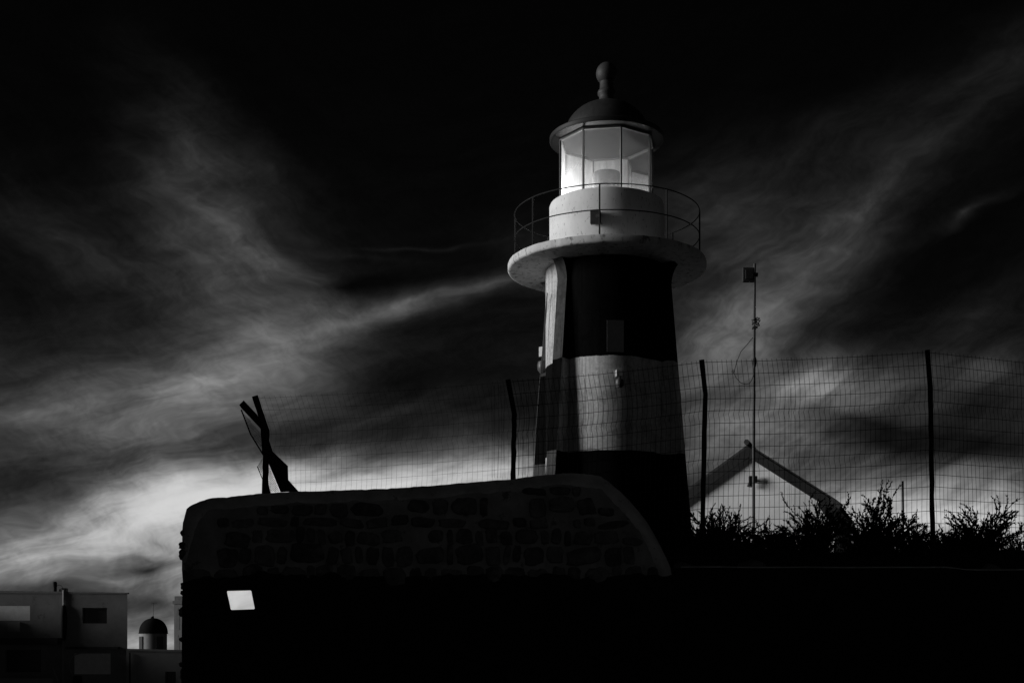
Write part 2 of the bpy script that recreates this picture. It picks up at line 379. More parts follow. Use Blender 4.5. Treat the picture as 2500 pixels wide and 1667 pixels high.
# shaft: front and back quadrants banded black-white-black, side quadrants the reverse
mb = MB()
zs = [PLAT - .3] + [3 + .25 * i for i in range(26)] + [GB + .01]
for q in range(4):
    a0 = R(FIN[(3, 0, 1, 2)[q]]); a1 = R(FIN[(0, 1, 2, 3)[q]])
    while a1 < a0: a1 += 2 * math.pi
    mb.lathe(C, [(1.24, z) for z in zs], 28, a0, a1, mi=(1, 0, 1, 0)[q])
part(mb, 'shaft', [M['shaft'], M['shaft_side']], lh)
for th in FIN:
    a = R(th); d = Vector((math.sin(a), -math.cos(a), 0)); s_ = Vector((math.cos(a), math.sin(a), 0)); t = .128
    prof = []; RB = {-46: 1.46, 64: 1.50}.get(th, 1.575)
    z = PLAT - .3
    while z < 9.0: prof.append((RB + (7.2 - z) * .086, z)); z += .3
    r0 = RB + (7.2 - 9.0) * .086
    for k in range(9):
        q = k / 8; prof.append((r0 + .26 * (1 - math.sqrt(max(0, 1 - q * q))) * .9 + .01 * q, 9.0 + .45 * q))
    mb = MB(); n = len(prof); base = Vector((TX, TY, 0)); vs = []
    for sgn in (-1, 1):
        for (r, z) in prof: vs.append(base + d * r + s_ * t * sgn + Vector((0, 0, z)))
        for (r, z) in prof: vs.append(base + d * 1.15 + s_ * t * sgn + Vector((0, 0, z)))
    fs = []
    for i in range(n - 1):
        fs.append((i, i + 1, 2 * n + i + 1, 2 * n + i))           # end face
        fs.append((i, n + i, n + i + 1, i + 1)); fs.append((2 * n + i, 2 * n + i + 1, 3 * n + i + 1, 3 * n + i))
    # the flanks toward the front quadrant share the shaft's paint there
    mb.add(vs, fs)
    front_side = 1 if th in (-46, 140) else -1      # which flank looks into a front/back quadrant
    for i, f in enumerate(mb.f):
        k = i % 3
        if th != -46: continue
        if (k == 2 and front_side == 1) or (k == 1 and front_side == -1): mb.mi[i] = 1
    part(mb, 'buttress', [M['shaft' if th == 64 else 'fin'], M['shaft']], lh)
# gallery slab
mb = MB(); mb.lathe(C, [(1.0, GB), (1.97, GB), (2.0, GB + .015), (2.012, GB + .04), (2.012, GT - .03), (2.0, GT), (1.0, GT)], 128)
gal = part(mb, 'gallery', M['gallery'], lh)
me = gal.data
for v in me.vertices:                                   # worn, slightly uneven rim
    n_ = mnoise.noise(Vector((v.co.x * 2.5, v.co.y * 2.5, 0))) * .012 + mnoise.noise(v.co * 9) * .006
    v.co.z += n_
# drum below the lantern
mb = MB(); mb.lathe(C, [(1.16, GT - .05), (1.165, 10.70), (1.15, 10.742), (1.1, 10.752), (.6, 10.752)], 112)
drum = part(mb, 'parapet_drum', M['drum'], lh)
# lantern glazing, octagon
LR = .985; LZ0, LZ1 = 10.75, 12.02
def lv(k, r, z): a = R(-32 + 45 * k); return Vector((TX + r * math.sin(a), TY - r * math.cos(a), z))
for k in range(8):
    a = lv(k, LR - .02, LZ0); b = lv(k + 1, LR - .02, LZ0); up = Vector((0, 0, LZ1 - LZ0))
    mb = MB(); mb.add([a, b, b + up, a + up], [(0, 1, 2, 3)])
    part(mb, 'pane', M['glass'][(1, 2, 2, 2, 0, 0, 0, 3)[k]], lh)
    mb = MB(); mb.beam(lv(k, LR - .012, LZ0 - .005), lv(k, LR - .012, LZ1), .03, .04, lv(k, 1, 0) - lv(k, 0, 0))
    part(mb, 'mullion', M['mullion'], lh)
mb = MB()
for k in range(8):
    mb.beam(lv(k, LR - .015, LZ1 - .02), lv(k + 1, LR - .015, LZ1 - .02), .05, .045)
part(mb, 'head_ring', M['mullion'], lh)
mb = MB()
for k in range(8):
    mb.beam(lv(k, LR - .015, LZ0 + .015), lv(k + 1, LR - .015, LZ0 + .015), .05, .035)
part(mb, 'sill_ring', M['mullion'], lh)
# cap: flared brim, dome, finial
mb = MB(); mb.lathe(C, [(.9, LZ1 + .005), (1.10, LZ1 + .008), (1.15, LZ1 + .015), (1.16, LZ1 + .03), (1.16, LZ1 + .10), (1.145, LZ1 + .115), (1.0, LZ1 + .13), (.84, LZ1 + .14)], 96)
part(mb, 'brim', M['brim'], lh)
mb = MB(); mb.lathe(C, [(.0, LZ1 + .16), (.45, LZ1 + .12), (.93, LZ1 + .0)], 64); part(mb, 'lantern_ceiling', M['ceiling'], lh)
mb = MB(); zd = LZ1 + .13
mb.lathe(C, [(.86 * math.cos(R(a)), zd + .70 * math.sin(R(a))) for a in range(0, 91, 5)], 96); part(mb, 'dome', M['cap'], lh)
mb = MB(); zf = 12.72
mb.lathe(C, [(.21, zf), (.21, zf + .08), (.19, zf + .11), (.15, zf + .20), (.15, zf + .24), (.18, zf + .28), (.185, zf + .32), (.17, zf + .36), (.14, zf + .40), (.135, zf + .55)]
         + [(.215 * math.cos(R(a)), 13.43 + .225 * math.sin(R(a))) for a in range(-52, 91, 8)], 48)
part(mb, 'finial', M['finial'], lh)
# optic
op = part(MB().lathe(C, [(.0, 10.76), (.20, 10.76), (.20, 11.0), (.27, 11.02), (.285, 11.06), (.285, 11.34), (.27, 11.40), (.20, 11.425), (.0, 11.43)], 40), 'lens', M['lens'], lh)
for zz in (11.10, 11.17, 11.24, 11.31):
    part(MB().lathe(C, [(.284, zz - .02), (.297, zz - .008), (.297, zz + .008), (.284, zz + .02)], 40), 'lens_ring', M['fitting_glass'], op)
# the burning lamp of the lantern, on its bracket at the seaward side of the optic
bp_ = Vector((TX - .58, TY + .28, 10.95))
part(MB().tube([(TX - .18, TY + .05, 10.9), (TX - .3, TY + .08, 10.9), (bp_.x, bp_.y, 10.9), (bp_.x, bp_.y, 10.97)], .015, 6), 'lamp_bracket', M['iron'], op)
pl_d = bpy.data.lights.new('lantern_lamp', 'POINT'); pl_d.energy = 60; pl_d.shadow_soft_size = .05
pl = bpy.data.objects.new('lantern_lamp', pl_d); COL.objects.link(pl); pl.location = bp_ + Vector((0, 0, .06))
# railing: eight stanchions, two rails
RA = [-97, -54, -8, 34, 83, 128, 173, -142]; RR = 1.875
for i, a in enumerate(RA):
    x, y = TX + RR * math.sin(R(a)), TY - RR * math.cos(R(a))
    mb = MB(); mb.tube([(x, y, GT - .02), (x, y, GT + 1.0)], .016, 8); st = part(mb, 'stanchion', M['iron'], lh)
    for zc in (GT + .5, GT + 1.0):
        mb = MB(); mb.lathe((x, y), [(.0, zc - .03)] + [(.030 * math.sin(R(t_)), zc - .030 * math.cos(R(t_))) for t_ in range(30, 180, 30)] + [(.0, zc + .03)], 10)
        part(mb, 'knuckle', M['iron'], st)
for zc in (GT + .5, GT + .995):
    mb = MB(); n = 96
    mb.tube([(TX + RR * math.sin(2 * math.pi * k / n), TY - RR * math.cos(2 * math.pi * k / n), zc + .006 * mnoise.noise(Vector((k * .2, zc, 0)))) for k in range(n + 1)], .011, 6, caps=False)
    part(mb, 'rail', M['iron'], lh)
# blind window in the upper black band
a = R(4.0); d = Vector((math.sin(a), -math.cos(a), 0)); s_ = Vector((math.cos(a), math.sin(a), 0)); base = Vector((TX, TY, 0))
def onshaft(u, out_, z): return base + d * (1.232 + out_) + s_ * u + Vector((0, 0, z))
def obox(u0, u1, o0, o1, z0, z1):
    vs = [onshaft(u, o, z) for z in (z0, z1) for (u, o) in ((u0, o0), (u1, o0), (u1, o1), (u0, o1))]
    return MB().add(vs, [(0,3,2,1),(4,5,6,7),(0,1,5,4),(1,2,6,5),(2,3,7,6),(3,0,4,7)])
w = part(obox(-.165, .165, -.05, .012, 7.50, 8.12), 'window', M['slot'], lh)
for (u0, u1, z0, z1) in ((-.175, -.145, 7.49, 8.13), (.145, .175, 7.49, 8.13), (-.145, .145, 8.10, 8.13), (.03, .055, 7.52, 8.10)):
    part(obox(u0, u1, -.03, .026, z0, z1), 'frame', M['slot_frame'], w)
part(obox(-.19, .19, -.03, .045, 7.455, 7.49), 'sill', M['slot_frame'], w)
# ------------------------------------------------------------------ fittings hung on the lighthouse (things of their own)
def lamp_fitting(pos, outv, label, s=1.0):
    o = Vector(outv).normalized(); sd_ = Vector((-o.y, o.x, 0))
    e = empty('wall_lamp', pos, label, 'lamp', 'lamps fixed to the lighthouse shaft'); p = Vector(pos)
    def bx(c, w_, dd, h, name, m, parent):
        c = Vector(c); vs = [c + sd_ * i * w_ / 2 + o * j * dd / 2 + Vector((0, 0, k * h / 2)) for k in (-1, 1) for (i, j) in ((-1,-1),(1,-1),(1,1),(-1,1))]
        return bevel(part(MB().add(vs, [(0,3,2,1),(4,5,6,7),(0,1,5,4),(1,2,6,5),(2,3,7,6),(3,0,4,7)]), name, m, parent), .008)
    bx(p + o * .05, .13 * s, .10 * s, .13 * s, 'junction_box', M['box_light'], e)
    part(MB().tube([p + o * .07 + Vector((0, 0, -.05 * s)), p + o * .10 + Vector((0, 0, -.10 * s)), p + o * .10 + Vector((0, 0, -.14 * s))], .022 * s, 8), 'arm', M['box_dark'], e)
    c = p + o * .10 + Vector((0, 0, -.21 * s))
    part(MB().lathe((c.x, c.y), [(.0, c.z + .08 * s), (.075 * s, c.z + .075 * s), (.085 * s, c.z + .03 * s), (.08 * s, c.z - .03 * s), (.05 * s, c.z - .075 * s), (.0, c.z - .085 * s)], 16), 'globe', M['fitting_glass'], e)
    return e
def rad(th, r, z): return (TX + r * math.sin(R(th)), TY - r * math.cos(R(th)), z)
dv = lambda th: (math.sin(R(th)), -math.cos(R(th)), 0)
lamp_fitting(rad(7, 1.235, 7.08), dv(7), 'pale bulkhead lamp on the white band below the blind window')
lamp_fitting(P(1334, 860, 28.9), (-.6, -.8, 0), 'hanging lantern lamp at the left edge of the lighthouse', 1.6)
p = Vector(rad(-14, 1.165, 10.13)); o = Vector(dv(-14)); s_ = Vector((-o.y, o.x, 0))
fx = empty('floodlight', p, 'square dark floodlight on the white drum below the lantern', 'floodlight')
vs = [p + o * (j * .05 + .07) + s_ * i * .10 + Vector((0, 0, k * .13)) for k in (-1, 1) for (i, j) in ((-1,-1),(1,-1),(1,1),(-1,1))]
bevel(part(MB().add(vs, [(0,3,2,1),(4,5,6,7),(0,1,5,4),(1,2,6,5),(2,3,7,6),(3,0,4,7)]), 'housing', M['box_dark'], fx), .012)
part(MB().tube([p + o * .13 + s_ * .05 - Vector((0, 0, .0)), p + o * .155 + s_ * .05], .035, 12), 'sensor', M['fitting_glass'], fx)
part(MB().beam(p - o * .02, p + o * .03, .06, .08), 'bracket', M['iron'], fx)
cb = MB(); pts = [P(1336, 715, 27.5), P(1332, 780, 27.6), P(1327, 850, 27.7), P(1318, 930, 27.8), P(1308, 1060, 27.9)]
cb.tube(pts, .012, 6)
tag(cb.build('cable', M['box_dark']), 'thin dark cable hanging down the left edge of the lighthouse', 'cable')

# ------------------------------------------------------------------ stone wall in front
WY = 16.0; WT = .42
TOP = [(441, 1252), (446, 1240), (468, 1226), (500, 1217), (531, 1213), (600, 1206), (638, 1202), (733, 1198), (850, 1194), (957, 1190), (1060, 1184), (1127, 1177), (1200, 1171), (1254, 1168),
       (1307, 1159), (1382, 1153), (1446, 1155), (1468, 1161), (1488, 1174), (1515, 1196), (1541, 1222), (1565, 1250), (1584, 1276), (1600, 1303), (1616, 1334), (1630, 1362), (1641, 1388)]
WX0, WX1 = P(441, 0, WY).x, P(1641, 0, WY).x
def wall_top(x):
    px = x / WY * F + CX
    if px <= TOP[0][0]: py = TOP[0][1]
    elif px >= TOP[-1][0]: py = TOP[-1][1]
    else:
        for (a, b), (c, d_) in zip(TOP, TOP[1:]):
            if a <= px <= c: py = b + (d_ - b) * (px - a) / (c - a); break
    return CZ + (HY - py) / F * WY
PZ = P(0, 1404, WY).z       # top of the near-black facing added for shade
wall = empty('stone_wall', (0, WY, 0), 'tall rubble stone wall with plastered top and one small opening', 'wall')
ncol = 150; rowf = [0, .003, .007, .013, .02, .03, .045, .065, .1, .15, .2, .26, .33, .4, .5, .6, .7, .8, .9, 1.0]
mb = MB(); cols = []
for i in range(ncol + 1):
    # closer columns towards the two rounded ends
    t = i / ncol; t = t - .06 * math.sin(2 * math.pi * t); x = WX0 + (WX1 - WX0) * t
    zt = wall_top(x) + .012 * mnoise.noise(Vector((x * 5, 0, 3))) + .006 * mnoise.noise(Vector((x * 16, 0, 7)))
    cols.append((x, zt))
def wp(i, j, back):
    x, zt = cols[i]; z = zt * (1 - rowf[j])
    n_ = .03 * mnoise.noise(Vector((x * 1.2, 0, z * 1.2))) + .018 * mnoise.noise(Vector((x * 4, 5, z * 4))) + .008 * mnoise.noise(Vector((x * 13, 5, z * 13)))
    rnd = .15 * max(0, 1 - rowf[j] / .07) ** 2.2 + .10 * math.exp(-i / 2.5) * (1 if not back else 0)        # rounded shoulder
    y = WY + rnd + n_ if not back else WY + WT - rnd * .6 + n_ * .5
    if i == 0: x = x + .03 * mnoise.noise(Vector((z * 3.2, 2, 0))) + .02 * mnoise.noise(Vector((z * 9, 2, 0)))
    return (x, y, z)
nr = len(rowf); vs = []; fs = []
for back in (False, True):
    for i in range(ncol + 1):
        for j in range(nr): vs.append(wp(i, j, back))
off = (ncol + 1) * nr
for i in range(ncol):
    for j in range(nr - 1):
        a = i * nr + j; fs.append((a, a + 1, a + nr + 1, a + nr)); b = off + a; fs.append((b, b + nr, b + nr + 1, b + 1))
    fs.append((i * nr, i * nr + nr, off + i * nr + nr, off + i * nr)); q = i * nr + nr - 1; fs.append((q, off + q, off + q + nr, q + nr))
for j in range(nr - 1):
    fs.append((j, off + j, off + j + 1, j + 1)); q = ncol * nr + j; fs.append((q, q + 1, off + q + 1, off + q))
mb.add(vs, fs, True)
core = part(mb, 'mortar_core', M['mortar'], wall)
# lime plaster trowelled over the top and the two shoulders, its lower edge ragged
vs = []; fs = []; NR = 9
for i, (x, zt) in enumerate(cols):
    e_ = .03; sl = abs(wall_top(min(WX1, x + e_)) - wall_top(max(WX0, x - e_))) / (2 * e_)
    dep = min(.62, .15 * math.sqrt(1 + sl * sl * 1.6)) + .05 * mnoise.noise(Vector((x * 3, 1, 0))) + .03 * mnoise.noise(Vector((x * 9, 1, 0)))
    dep += .55 * math.exp(-((x - WX0) / .16) ** 2)
    dep = min(dep, zt - .05, max(.02, zt - PZ + .15))
    for j in range(NR):
        q = j / (NR - 1); z = zt - dep * q
        n_ = .03 * mnoise.noise(Vector((x * 1.2, 0, z * 1.2))) + .018 * mnoise.noise(Vector((x * 4, 5, z * 4))) + .008 * mnoise.noise(Vector((x * 13, 5, z * 13)))
        fr_ = 1 - z / zt
        rnd = .15 * max(0, 1 - fr_ / .07) ** 2.2 + .10 * math.exp(-i / 2.5)
        y = WY + rnd + n_ - .014 * math.sin(math.pi * min(1, (1 - q) * 3) / 2) + .004
        vs.append((x, y, z + (.010 if j == 0 else 0)))
    vs.append((x, WY + WT + .01, zt + .012))
NR1 = NR + 1
for i in range(ncol):
    for j in range(NR - 1): a = i * NR1 + j; fs.append((a, a + 1, a + NR1 + 1, a + NR1))
    a = i * NR1; fs.append((a, a + NR1, a + NR1 + NR, a + NR))
part(MB().add(vs, fs, True), 'plaster_cap', M['plaster'], wall)
# opening: splayed through the wall
HOLE = [(555, 1443), (612, 1441.5), (621, 1485), (565, 1487)]
c0 = [P(a, b, WY - .2) for a, b in HOLE]
hc = sum(c0, Vector()) / 4
cut = MB(); n = 4
fr_ = [P(a, b, WY - .3) for a, b in HOLE]; bk_ = [P(a + (-6 if i in (0, 3) else 6), b + (-5 if i < 2 else 5), WY + .9) for i, (a, b) in enumerate(HOLE)]
cut.add(fr_ + bk_, [(3, 2, 1, 0), (4, 5, 6, 7)] + [(i, (i + 1) % 4, 4 + (i + 1) % 4, 4 + i) for i in range(4)])
cme = cut.mesh('cutter')
def cut_hole(ob):
    bm = bmesh.new(); bm.from_mesh(ob.data); bmesh.ops.recalc_face_normals(bm, faces=bm.faces); bm.to_mesh(ob.data); bm.free()
    bm = bmesh.new(); bm.from_mesh(cme); bmesh.ops.bevel(bm, geom=[e for e in bm.edges if abs((e.verts[0].co - e.verts[1].co).normalized().y) > .8], offset=.014, segments=3, affect='EDGES', profile=.5)
    bmesh.ops.recalc_face_normals(bm, faces=bm.faces); c2 = bpy.data.meshes.new('cutter2'); bm.to_mesh(c2); bm.free()
    co = bpy.data.objects.new('cutter', c2); COL.objects.link(co)
    md = ob.modifiers.new('hole', 'BOOLEAN'); md.operation = 'DIFFERENCE'; md.solver = 'EXACT'; md.object = co
    bpy.context.view_layer.update()
    dg = bpy.context.evaluated_depsgraph_get()
    me2 = bpy.data.meshes.new_from_object(ob.evaluated_get(dg)); ob.modifiers.clear(); ob.data = me2
    bpy.data.objects.remove(co)
cut_hole(core)
hx0, hx1 = min(v.x for v in c0) - .05, max(v.x for v in c0) + .05
hz0, hz1 = min(v.z for v in c0) - .05, max(v.z for v in c0) + .05
# near-black facing added along the wall's foot, the shade put into its colour
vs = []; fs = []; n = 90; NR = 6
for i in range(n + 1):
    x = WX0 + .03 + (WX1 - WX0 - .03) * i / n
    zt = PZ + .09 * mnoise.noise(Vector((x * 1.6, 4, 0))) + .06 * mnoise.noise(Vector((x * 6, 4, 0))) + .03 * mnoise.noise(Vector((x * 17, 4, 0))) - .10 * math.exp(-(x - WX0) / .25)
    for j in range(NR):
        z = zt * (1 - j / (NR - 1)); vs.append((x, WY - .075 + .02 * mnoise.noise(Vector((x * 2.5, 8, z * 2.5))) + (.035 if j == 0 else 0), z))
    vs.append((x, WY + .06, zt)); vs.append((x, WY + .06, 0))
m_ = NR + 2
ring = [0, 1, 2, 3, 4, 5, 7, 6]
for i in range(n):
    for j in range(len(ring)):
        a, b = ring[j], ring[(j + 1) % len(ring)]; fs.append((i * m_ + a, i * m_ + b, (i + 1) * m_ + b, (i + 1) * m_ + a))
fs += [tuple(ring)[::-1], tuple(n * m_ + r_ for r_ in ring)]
cut_hole(part(MB().add(vs, fs, True), 'shade_facing', M['concrete'], wall))
# rubble stones, each its own piece
def stone_mesh(w_, h, d_, seed):
    r_ = random.Random(seed); n = 15; pts = []
    pw = r_.uniform(2.8, 8.0)
    sk = r_.uniform(-.12, .12)
    for k in range(n):
        a = 2 * math.pi * (k + r_.uniform(-.25, .25)) / n; ca, sa = math.cos(a), math.sin(a)
        q = (abs(ca) ** pw + abs(sa) ** pw) ** (-1 / pw) * r_.uniform(.86, 1.05)
        pts.append((q * ca * w_ / 2 + sk * q * sa * h / 2, q * sa * h / 2))
    vs = []
    for (sc_, y) in ((1.0, .03), (.97, -d_ * .6), (.80, -d_), (.42, -d_ * 1.12)):
        for (x, z) in pts: vs.append((x * sc_, y + r_.uniform(-.12, .12) * d_ * (1 if y < 0 else 0), z * sc_))
    vs.append((0, -d_ * 1.1, 0)); fs = []
    for l in range(3):
        for k in range(n):
            a = l * n + k; b = l * n + (k + 1) % n; fs.append((a, a + n, b + n, b))
    for k in range(n): fs.append((3 * n + k, 4 * n, 3 * n + (k + 1) % n))
    me_ = bpy.data.meshes.new('stone'); me_.from_pydata(vs, [], [f[::-1] for f in fs]); me_.polygons.foreach_set('use_smooth', [True] * len(fs)); me_.update()
    return me_
srng = random.Random(5); count = 0
z = PZ - .14; rows = []
while z < 3.7:
    h = srng.choice((.12, .17, .20, .22, .25)) * srng.uniform(.92, 1.08); rows.append((z, h)); z += h + srng.uniform(.008, .022)
for (z0, h) in rows[::-1]:
    x = WX0 + srng.uniform(.02, .1)
    if z0 > 2.6: x += .30 + srng.uniform(0, .3)
    while x < WX1 - .05:
        w_ = srng.choice((.09, .14, .19, .22, .24, .27, .31, .38)) * srng.uniform(.85, 1.15)
        lim = wall_top(x + w_ / 2) - (.16 + .05 * mnoise.noise(Vector((x, 0, 9))))
        lim = min(lim, wall_top(x + w_) - (.16 if x + w_ < .9 else .26))
        cx_, cz_ = x + w_ / 2, z0 + h / 2; x += w_ + srng.uniform(.010, .034)
        cz_ += srng.uniform(-.02, .02) + .03 * mnoise.noise(Vector((cx_ * 1.4, z0, 0)))
        hh = h * srng.uniform(.86, 1.12)
        if cz_ + hh / 2 > lim:
            hh = lim - (cz_ - hh / 2)
            if hh < .07: continue
            cz_ = lim - hh / 2
        if cx_ + w_ / 2 > WX1 - .08: continue
        if cx_ + w_ / 2 > hx0 and cx_ - w_ / 2 < hx1 and cz_ + hh / 2 > hz0 and cz_ - hh / 2 < hz1: continue
        if srng.random() < .05: continue
        dep = srng.uniform(.012, .035)
        me_ = stone_mesh(w_, hh, dep, count)
        if count >= 300: continue
        me_.materials.append(M['stone'][count % 4])
        ob = bpy.data.objects.new('stone', me_); COL.objects.link(ob); ob.parent = wall
        n_ = .03 * mnoise.noise(Vector((cx_ * 1.2, 0, cz_ * 1.2))) + .018 * mnoise.noise(Vector((cx_ * 4, 5, cz_ * 4)))
        ob.location = (cx_, n_ - .005, cz_); ob.rotation_euler = (0, srng.uniform(-.16, .16), 0); count += 1
# weathered quoins on the bare left end
srng = random.Random(23); z = .1; k = 0
while z < 3.05:
    h = srng.choice((.07, .10, .14, .18))
    mb = MB(); vs = []; n = 10; dep = srng.choice((.045, .055, .07, .085, .10))
    me_ = stone_mesh(WT * .9, h * 1.05, dep, 900 + k); me_.materials.append(M['stone'][k % 4])
    ob = bpy.data.objects.new('end_stone', me_); COL.objects.link(ob); ob.parent = wall
    ob.location = (WX0 + .068, WT * .5, z + h / 2); ob.rotation_euler = (0, 0, -math.pi / 2); z += h * .92; k += 1

# low retaining wall to the right
lx0 = WX1 - .02; lw = empty('low_wall', (lx0, WY + .1, 0), 'plain dark retaining wall running right from the stone wall', 'wall')
LT = P(0, 1386, WY + .12).z
mb = MB(); n = 40; vs = []; fs = []
for i in range(n + 1):
    x = lx0 + 8.5 * i / n; zt = LT + .012 * mnoise.noise(Vector((x * 1.1, 1, 0))) + .004 * mnoise.noise(Vector((x * 6, 1, 0))) - (.03 * sstep(5.15, 5.35, x))
    vs += [(x, WY + .12, 0), (x, WY + .12, zt - .03), (x, WY + .14, zt), (x, WY + .40, zt + .01), (x, WY + .40, 0)]
for i in range(n):
    for j in range(4): a = i * 5 + j; fs.append((a, a + 5, a + 6, a + 1))
fs += [(0, 1, 2, 3, 4), tuple(n * 5 + j for j in (4, 3, 2, 1, 0))]
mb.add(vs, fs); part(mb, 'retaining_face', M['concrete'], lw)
mb = MB(); vs = []; fs = []
for i in range(n + 1):
    x = lx0 + .15 + 8.3 * i / n; zt = LT + .012 * mnoise.noise(Vector((x * 1.1, 1, 0))) + .004 * mnoise.noise(Vector((x * 6, 1, 0))) - (.03 * sstep(5.15, 5.35, x)) + .002
    vs += [(x, WY + .11, zt), (x, WY + .105, zt + .012), (x, WY + .2, zt + .022), (x, WY + .2, zt)]
for i in range(n):
    for j in range(3): a = i * 4 + j; fs.append((a, a + 4, a + 5, a + 1))
mb.add(vs, fs, True); part(mb, 'coping_skim', M['plaster'], lw)

# ------------------------------------------------------------------ wire fence
fence = empty('wire_fence', (0, WY + .3, PLAT), 'long welded wire fence on cranked rusty posts in front of the lighthouse', 'fence')
FY = WY + .24
posts = [  # top px, bend px, foot px, depth
    ((622, 966), (650, 1052), (647, 1204), FY), ((1240, 926), (1256, 1012), (1252, 1172), FY),
    ((1713, 878), (1722, 962), (1712, 1384), FY + .28), ((2264, 854), (2271, 945), (2279, 1384), FY + .30), ((2830, 905), (2836, 985), (2840, 1390), FY + 1.6)]
PP = []
for (a, b, c, Y) in posts:
    ta, tb, tc = P(*a, Y - .10), P(*b, Y), P(*c, Y); tc.z -= .12
    PP.append((ta, tb, tc))
for i, (ta, tb, tc) in enumerate(PP):
    r_ = random.Random(i); n = 14; path = []
    for k in range(n + 1):
        q = tc.lerp(tb, k / n); path.append(q + Vector((r_.uniform(-.004, .004), 0, 0)))
    path += [tb.lerp(ta, k / 5) for k in range(1, 6)]
    mb = MB(); w_ = .030 if i else .036
    mb.tube(path, [w_ * r_.uniform(.93, 1.08) for _ in path], 4, smooth=False); po = part(mb, 'post', M['post'], fence)
    part(MB().beam(ta - Vector((.028, 0, .012)), ta + Vector((.03, 0, .012)), .06, .03), 'cap', M['post'], po)
def panel(A, B, zlo_fn, name, seed, spacing=.059, rowgap=.146, xshift=0.0, thin=1.0):
    (ta, tb, tc), (ua, ub, uc) = A, B; r_ = random.Random(seed)
    L = (Vector((ub.x, ub.y, 0)) - Vector((tb.x, tb.y, 0))).length; nv = int(L / spacing)
    def pt(s, h):      # s along 0..1, h = distance down from top edge
        top = ta.lerp(ua, s) + Vector((0, 0, -.03)); ben = tb.lerp(ub, s); ft = tc.lerp(uc, s)
        LT_ = (top - ben).length
        sag = Vector((0, 0, -.02 * math.sin(math.pi * s)))
        if h < LT_: q = top.lerp(ben, h / LT_)
        else:
            dn = (ft - ben); dn.normalize(); q = ben + dn * (h - LT_)
        fold = .028 * (max(0, 1 - abs(h - .62) / .07) + max(0, 1 - abs(h - 1.2) / .07))
        wob = .010 * mnoise.noise(Vector((s * 9 + seed, h * 2.3, 0)))
        return q + sag + Vector((-.9 * fold + wob, -fold, 0))
    mb = MB()
    H = 2.6
    for k in range(nv + 1):
        s = k / nv + r_.uniform(-.0006, .0006); pts = []; h = -.025
        zl = zlo_fn(s)
        while h < H:
            q = pt(s, h); pts.append(q)
            if q.z < zl: break
            h += .073
        if len(pts) > 1: mb.tube(pts, .0027 * thin, 3, caps=False)
    h = 0
    while h < H:
        pts = [pt(s / 30, h + .004 * mnoise.noise(Vector((s * .4, h * 9, seed)))) for s in range(31)]
        if all(p_.z < zlo_fn(i / 30) for i, p_ in enumerate(pts)): break
        mb.tube(pts, .0034 * thin, 3, caps=False); h += rowgap
    return part(mb, name, M['wire'], fence)
wt_ = lambda s: wall_top(PP[0][1].x + (PP[1][1].x - PP[0][1].x) * s) - .02
panel(PP[0], PP[1], wt_, 'wire_panel', 1, thin=.42)
panel(PP[1], PP[2], lambda s: max(2.5, wall_top(PP[1][1].x + (PP[2][1].x - PP[1][1].x) * s) - .05), 'wire_panel', 2)
panel(PP[2], PP[3], lambda s: 2.6, 'wire_panel', 3)
panel(PP[3], PP[4], lambda s: 2.6, 'wire_panel', 4, xshift=.2)
# overlapped panel ends, where two sheets are lapped beside a post
def lap(px0, px1, pyt, pyb, Y, seed):
    r_ = random.Random(seed); mb = MB(); n = 5
    for k in range(n):
        px = px0 + (px1 - px0) * (k + r_.uniform(-.2, .2)) / (n - 1); mb.tube([P(px, pyt, Y), P(px + r_.uniform(-3, 4), (pyt + pyb) / 2, Y), P(px + r_.uniform(-3, 4), pyb, Y)], .0016, 3, caps=False)
    return part(mb, 'lapped_edge', M['wire'], fence)
lap(1200, 1232, 940, 1166, FY - .01, 1); lap(1268, 1290, 936, 1160, FY - .01, 2); lap(1915, 1950, 872, 1330, FY + .26, 3)
# fallen end section: a folded sheet of mesh running back from the end post, seen nearly edge on, and its stay
def sheet(prof, Y0, Y1, th=.035):
    mb = MB(); n = len(prof)
    fr = [P(a, b, Y0) for a, b in prof]; bk = [p_ + Vector((p_.x / p_.y, 1, (p_.z - CZ) / p_.y)) * (Y1 - Y0) for p_ in fr]
    return fr, bk
prof = [(588, 984), (640, 1046), (655, 1090), (698, 1136), (702, 1172), (728, 1200)]
ew = [26, 26, 34, 26, 34, 40]
SIL = [(595, 977), (628, 1012), (652, 1060), (666, 1102), (703, 1137), (704, 1171), (729, 1199), (685, 1201), (655, 1129), (640, 1106), (636, 1046), (589, 996), (584, 988)]
fr = [P(a, b, FY + .03) for a, b in SIL]; bk = [P(a, b, FY + .03) + Vector((P(a, b, 1).x, 1, P(a, b, 1).z - CZ)) * .22 for a, b in SIL]
mb = MB(); n = len(SIL); mb.add(fr + bk, [tuple(range(n)), tuple(range(n, 2 * n))[::-1]] + [(i, n + i, n + (i + 1) % n, (i + 1) % n) for i in range(n)])
part(mb, 'folded_sheet', M['post'], fence)
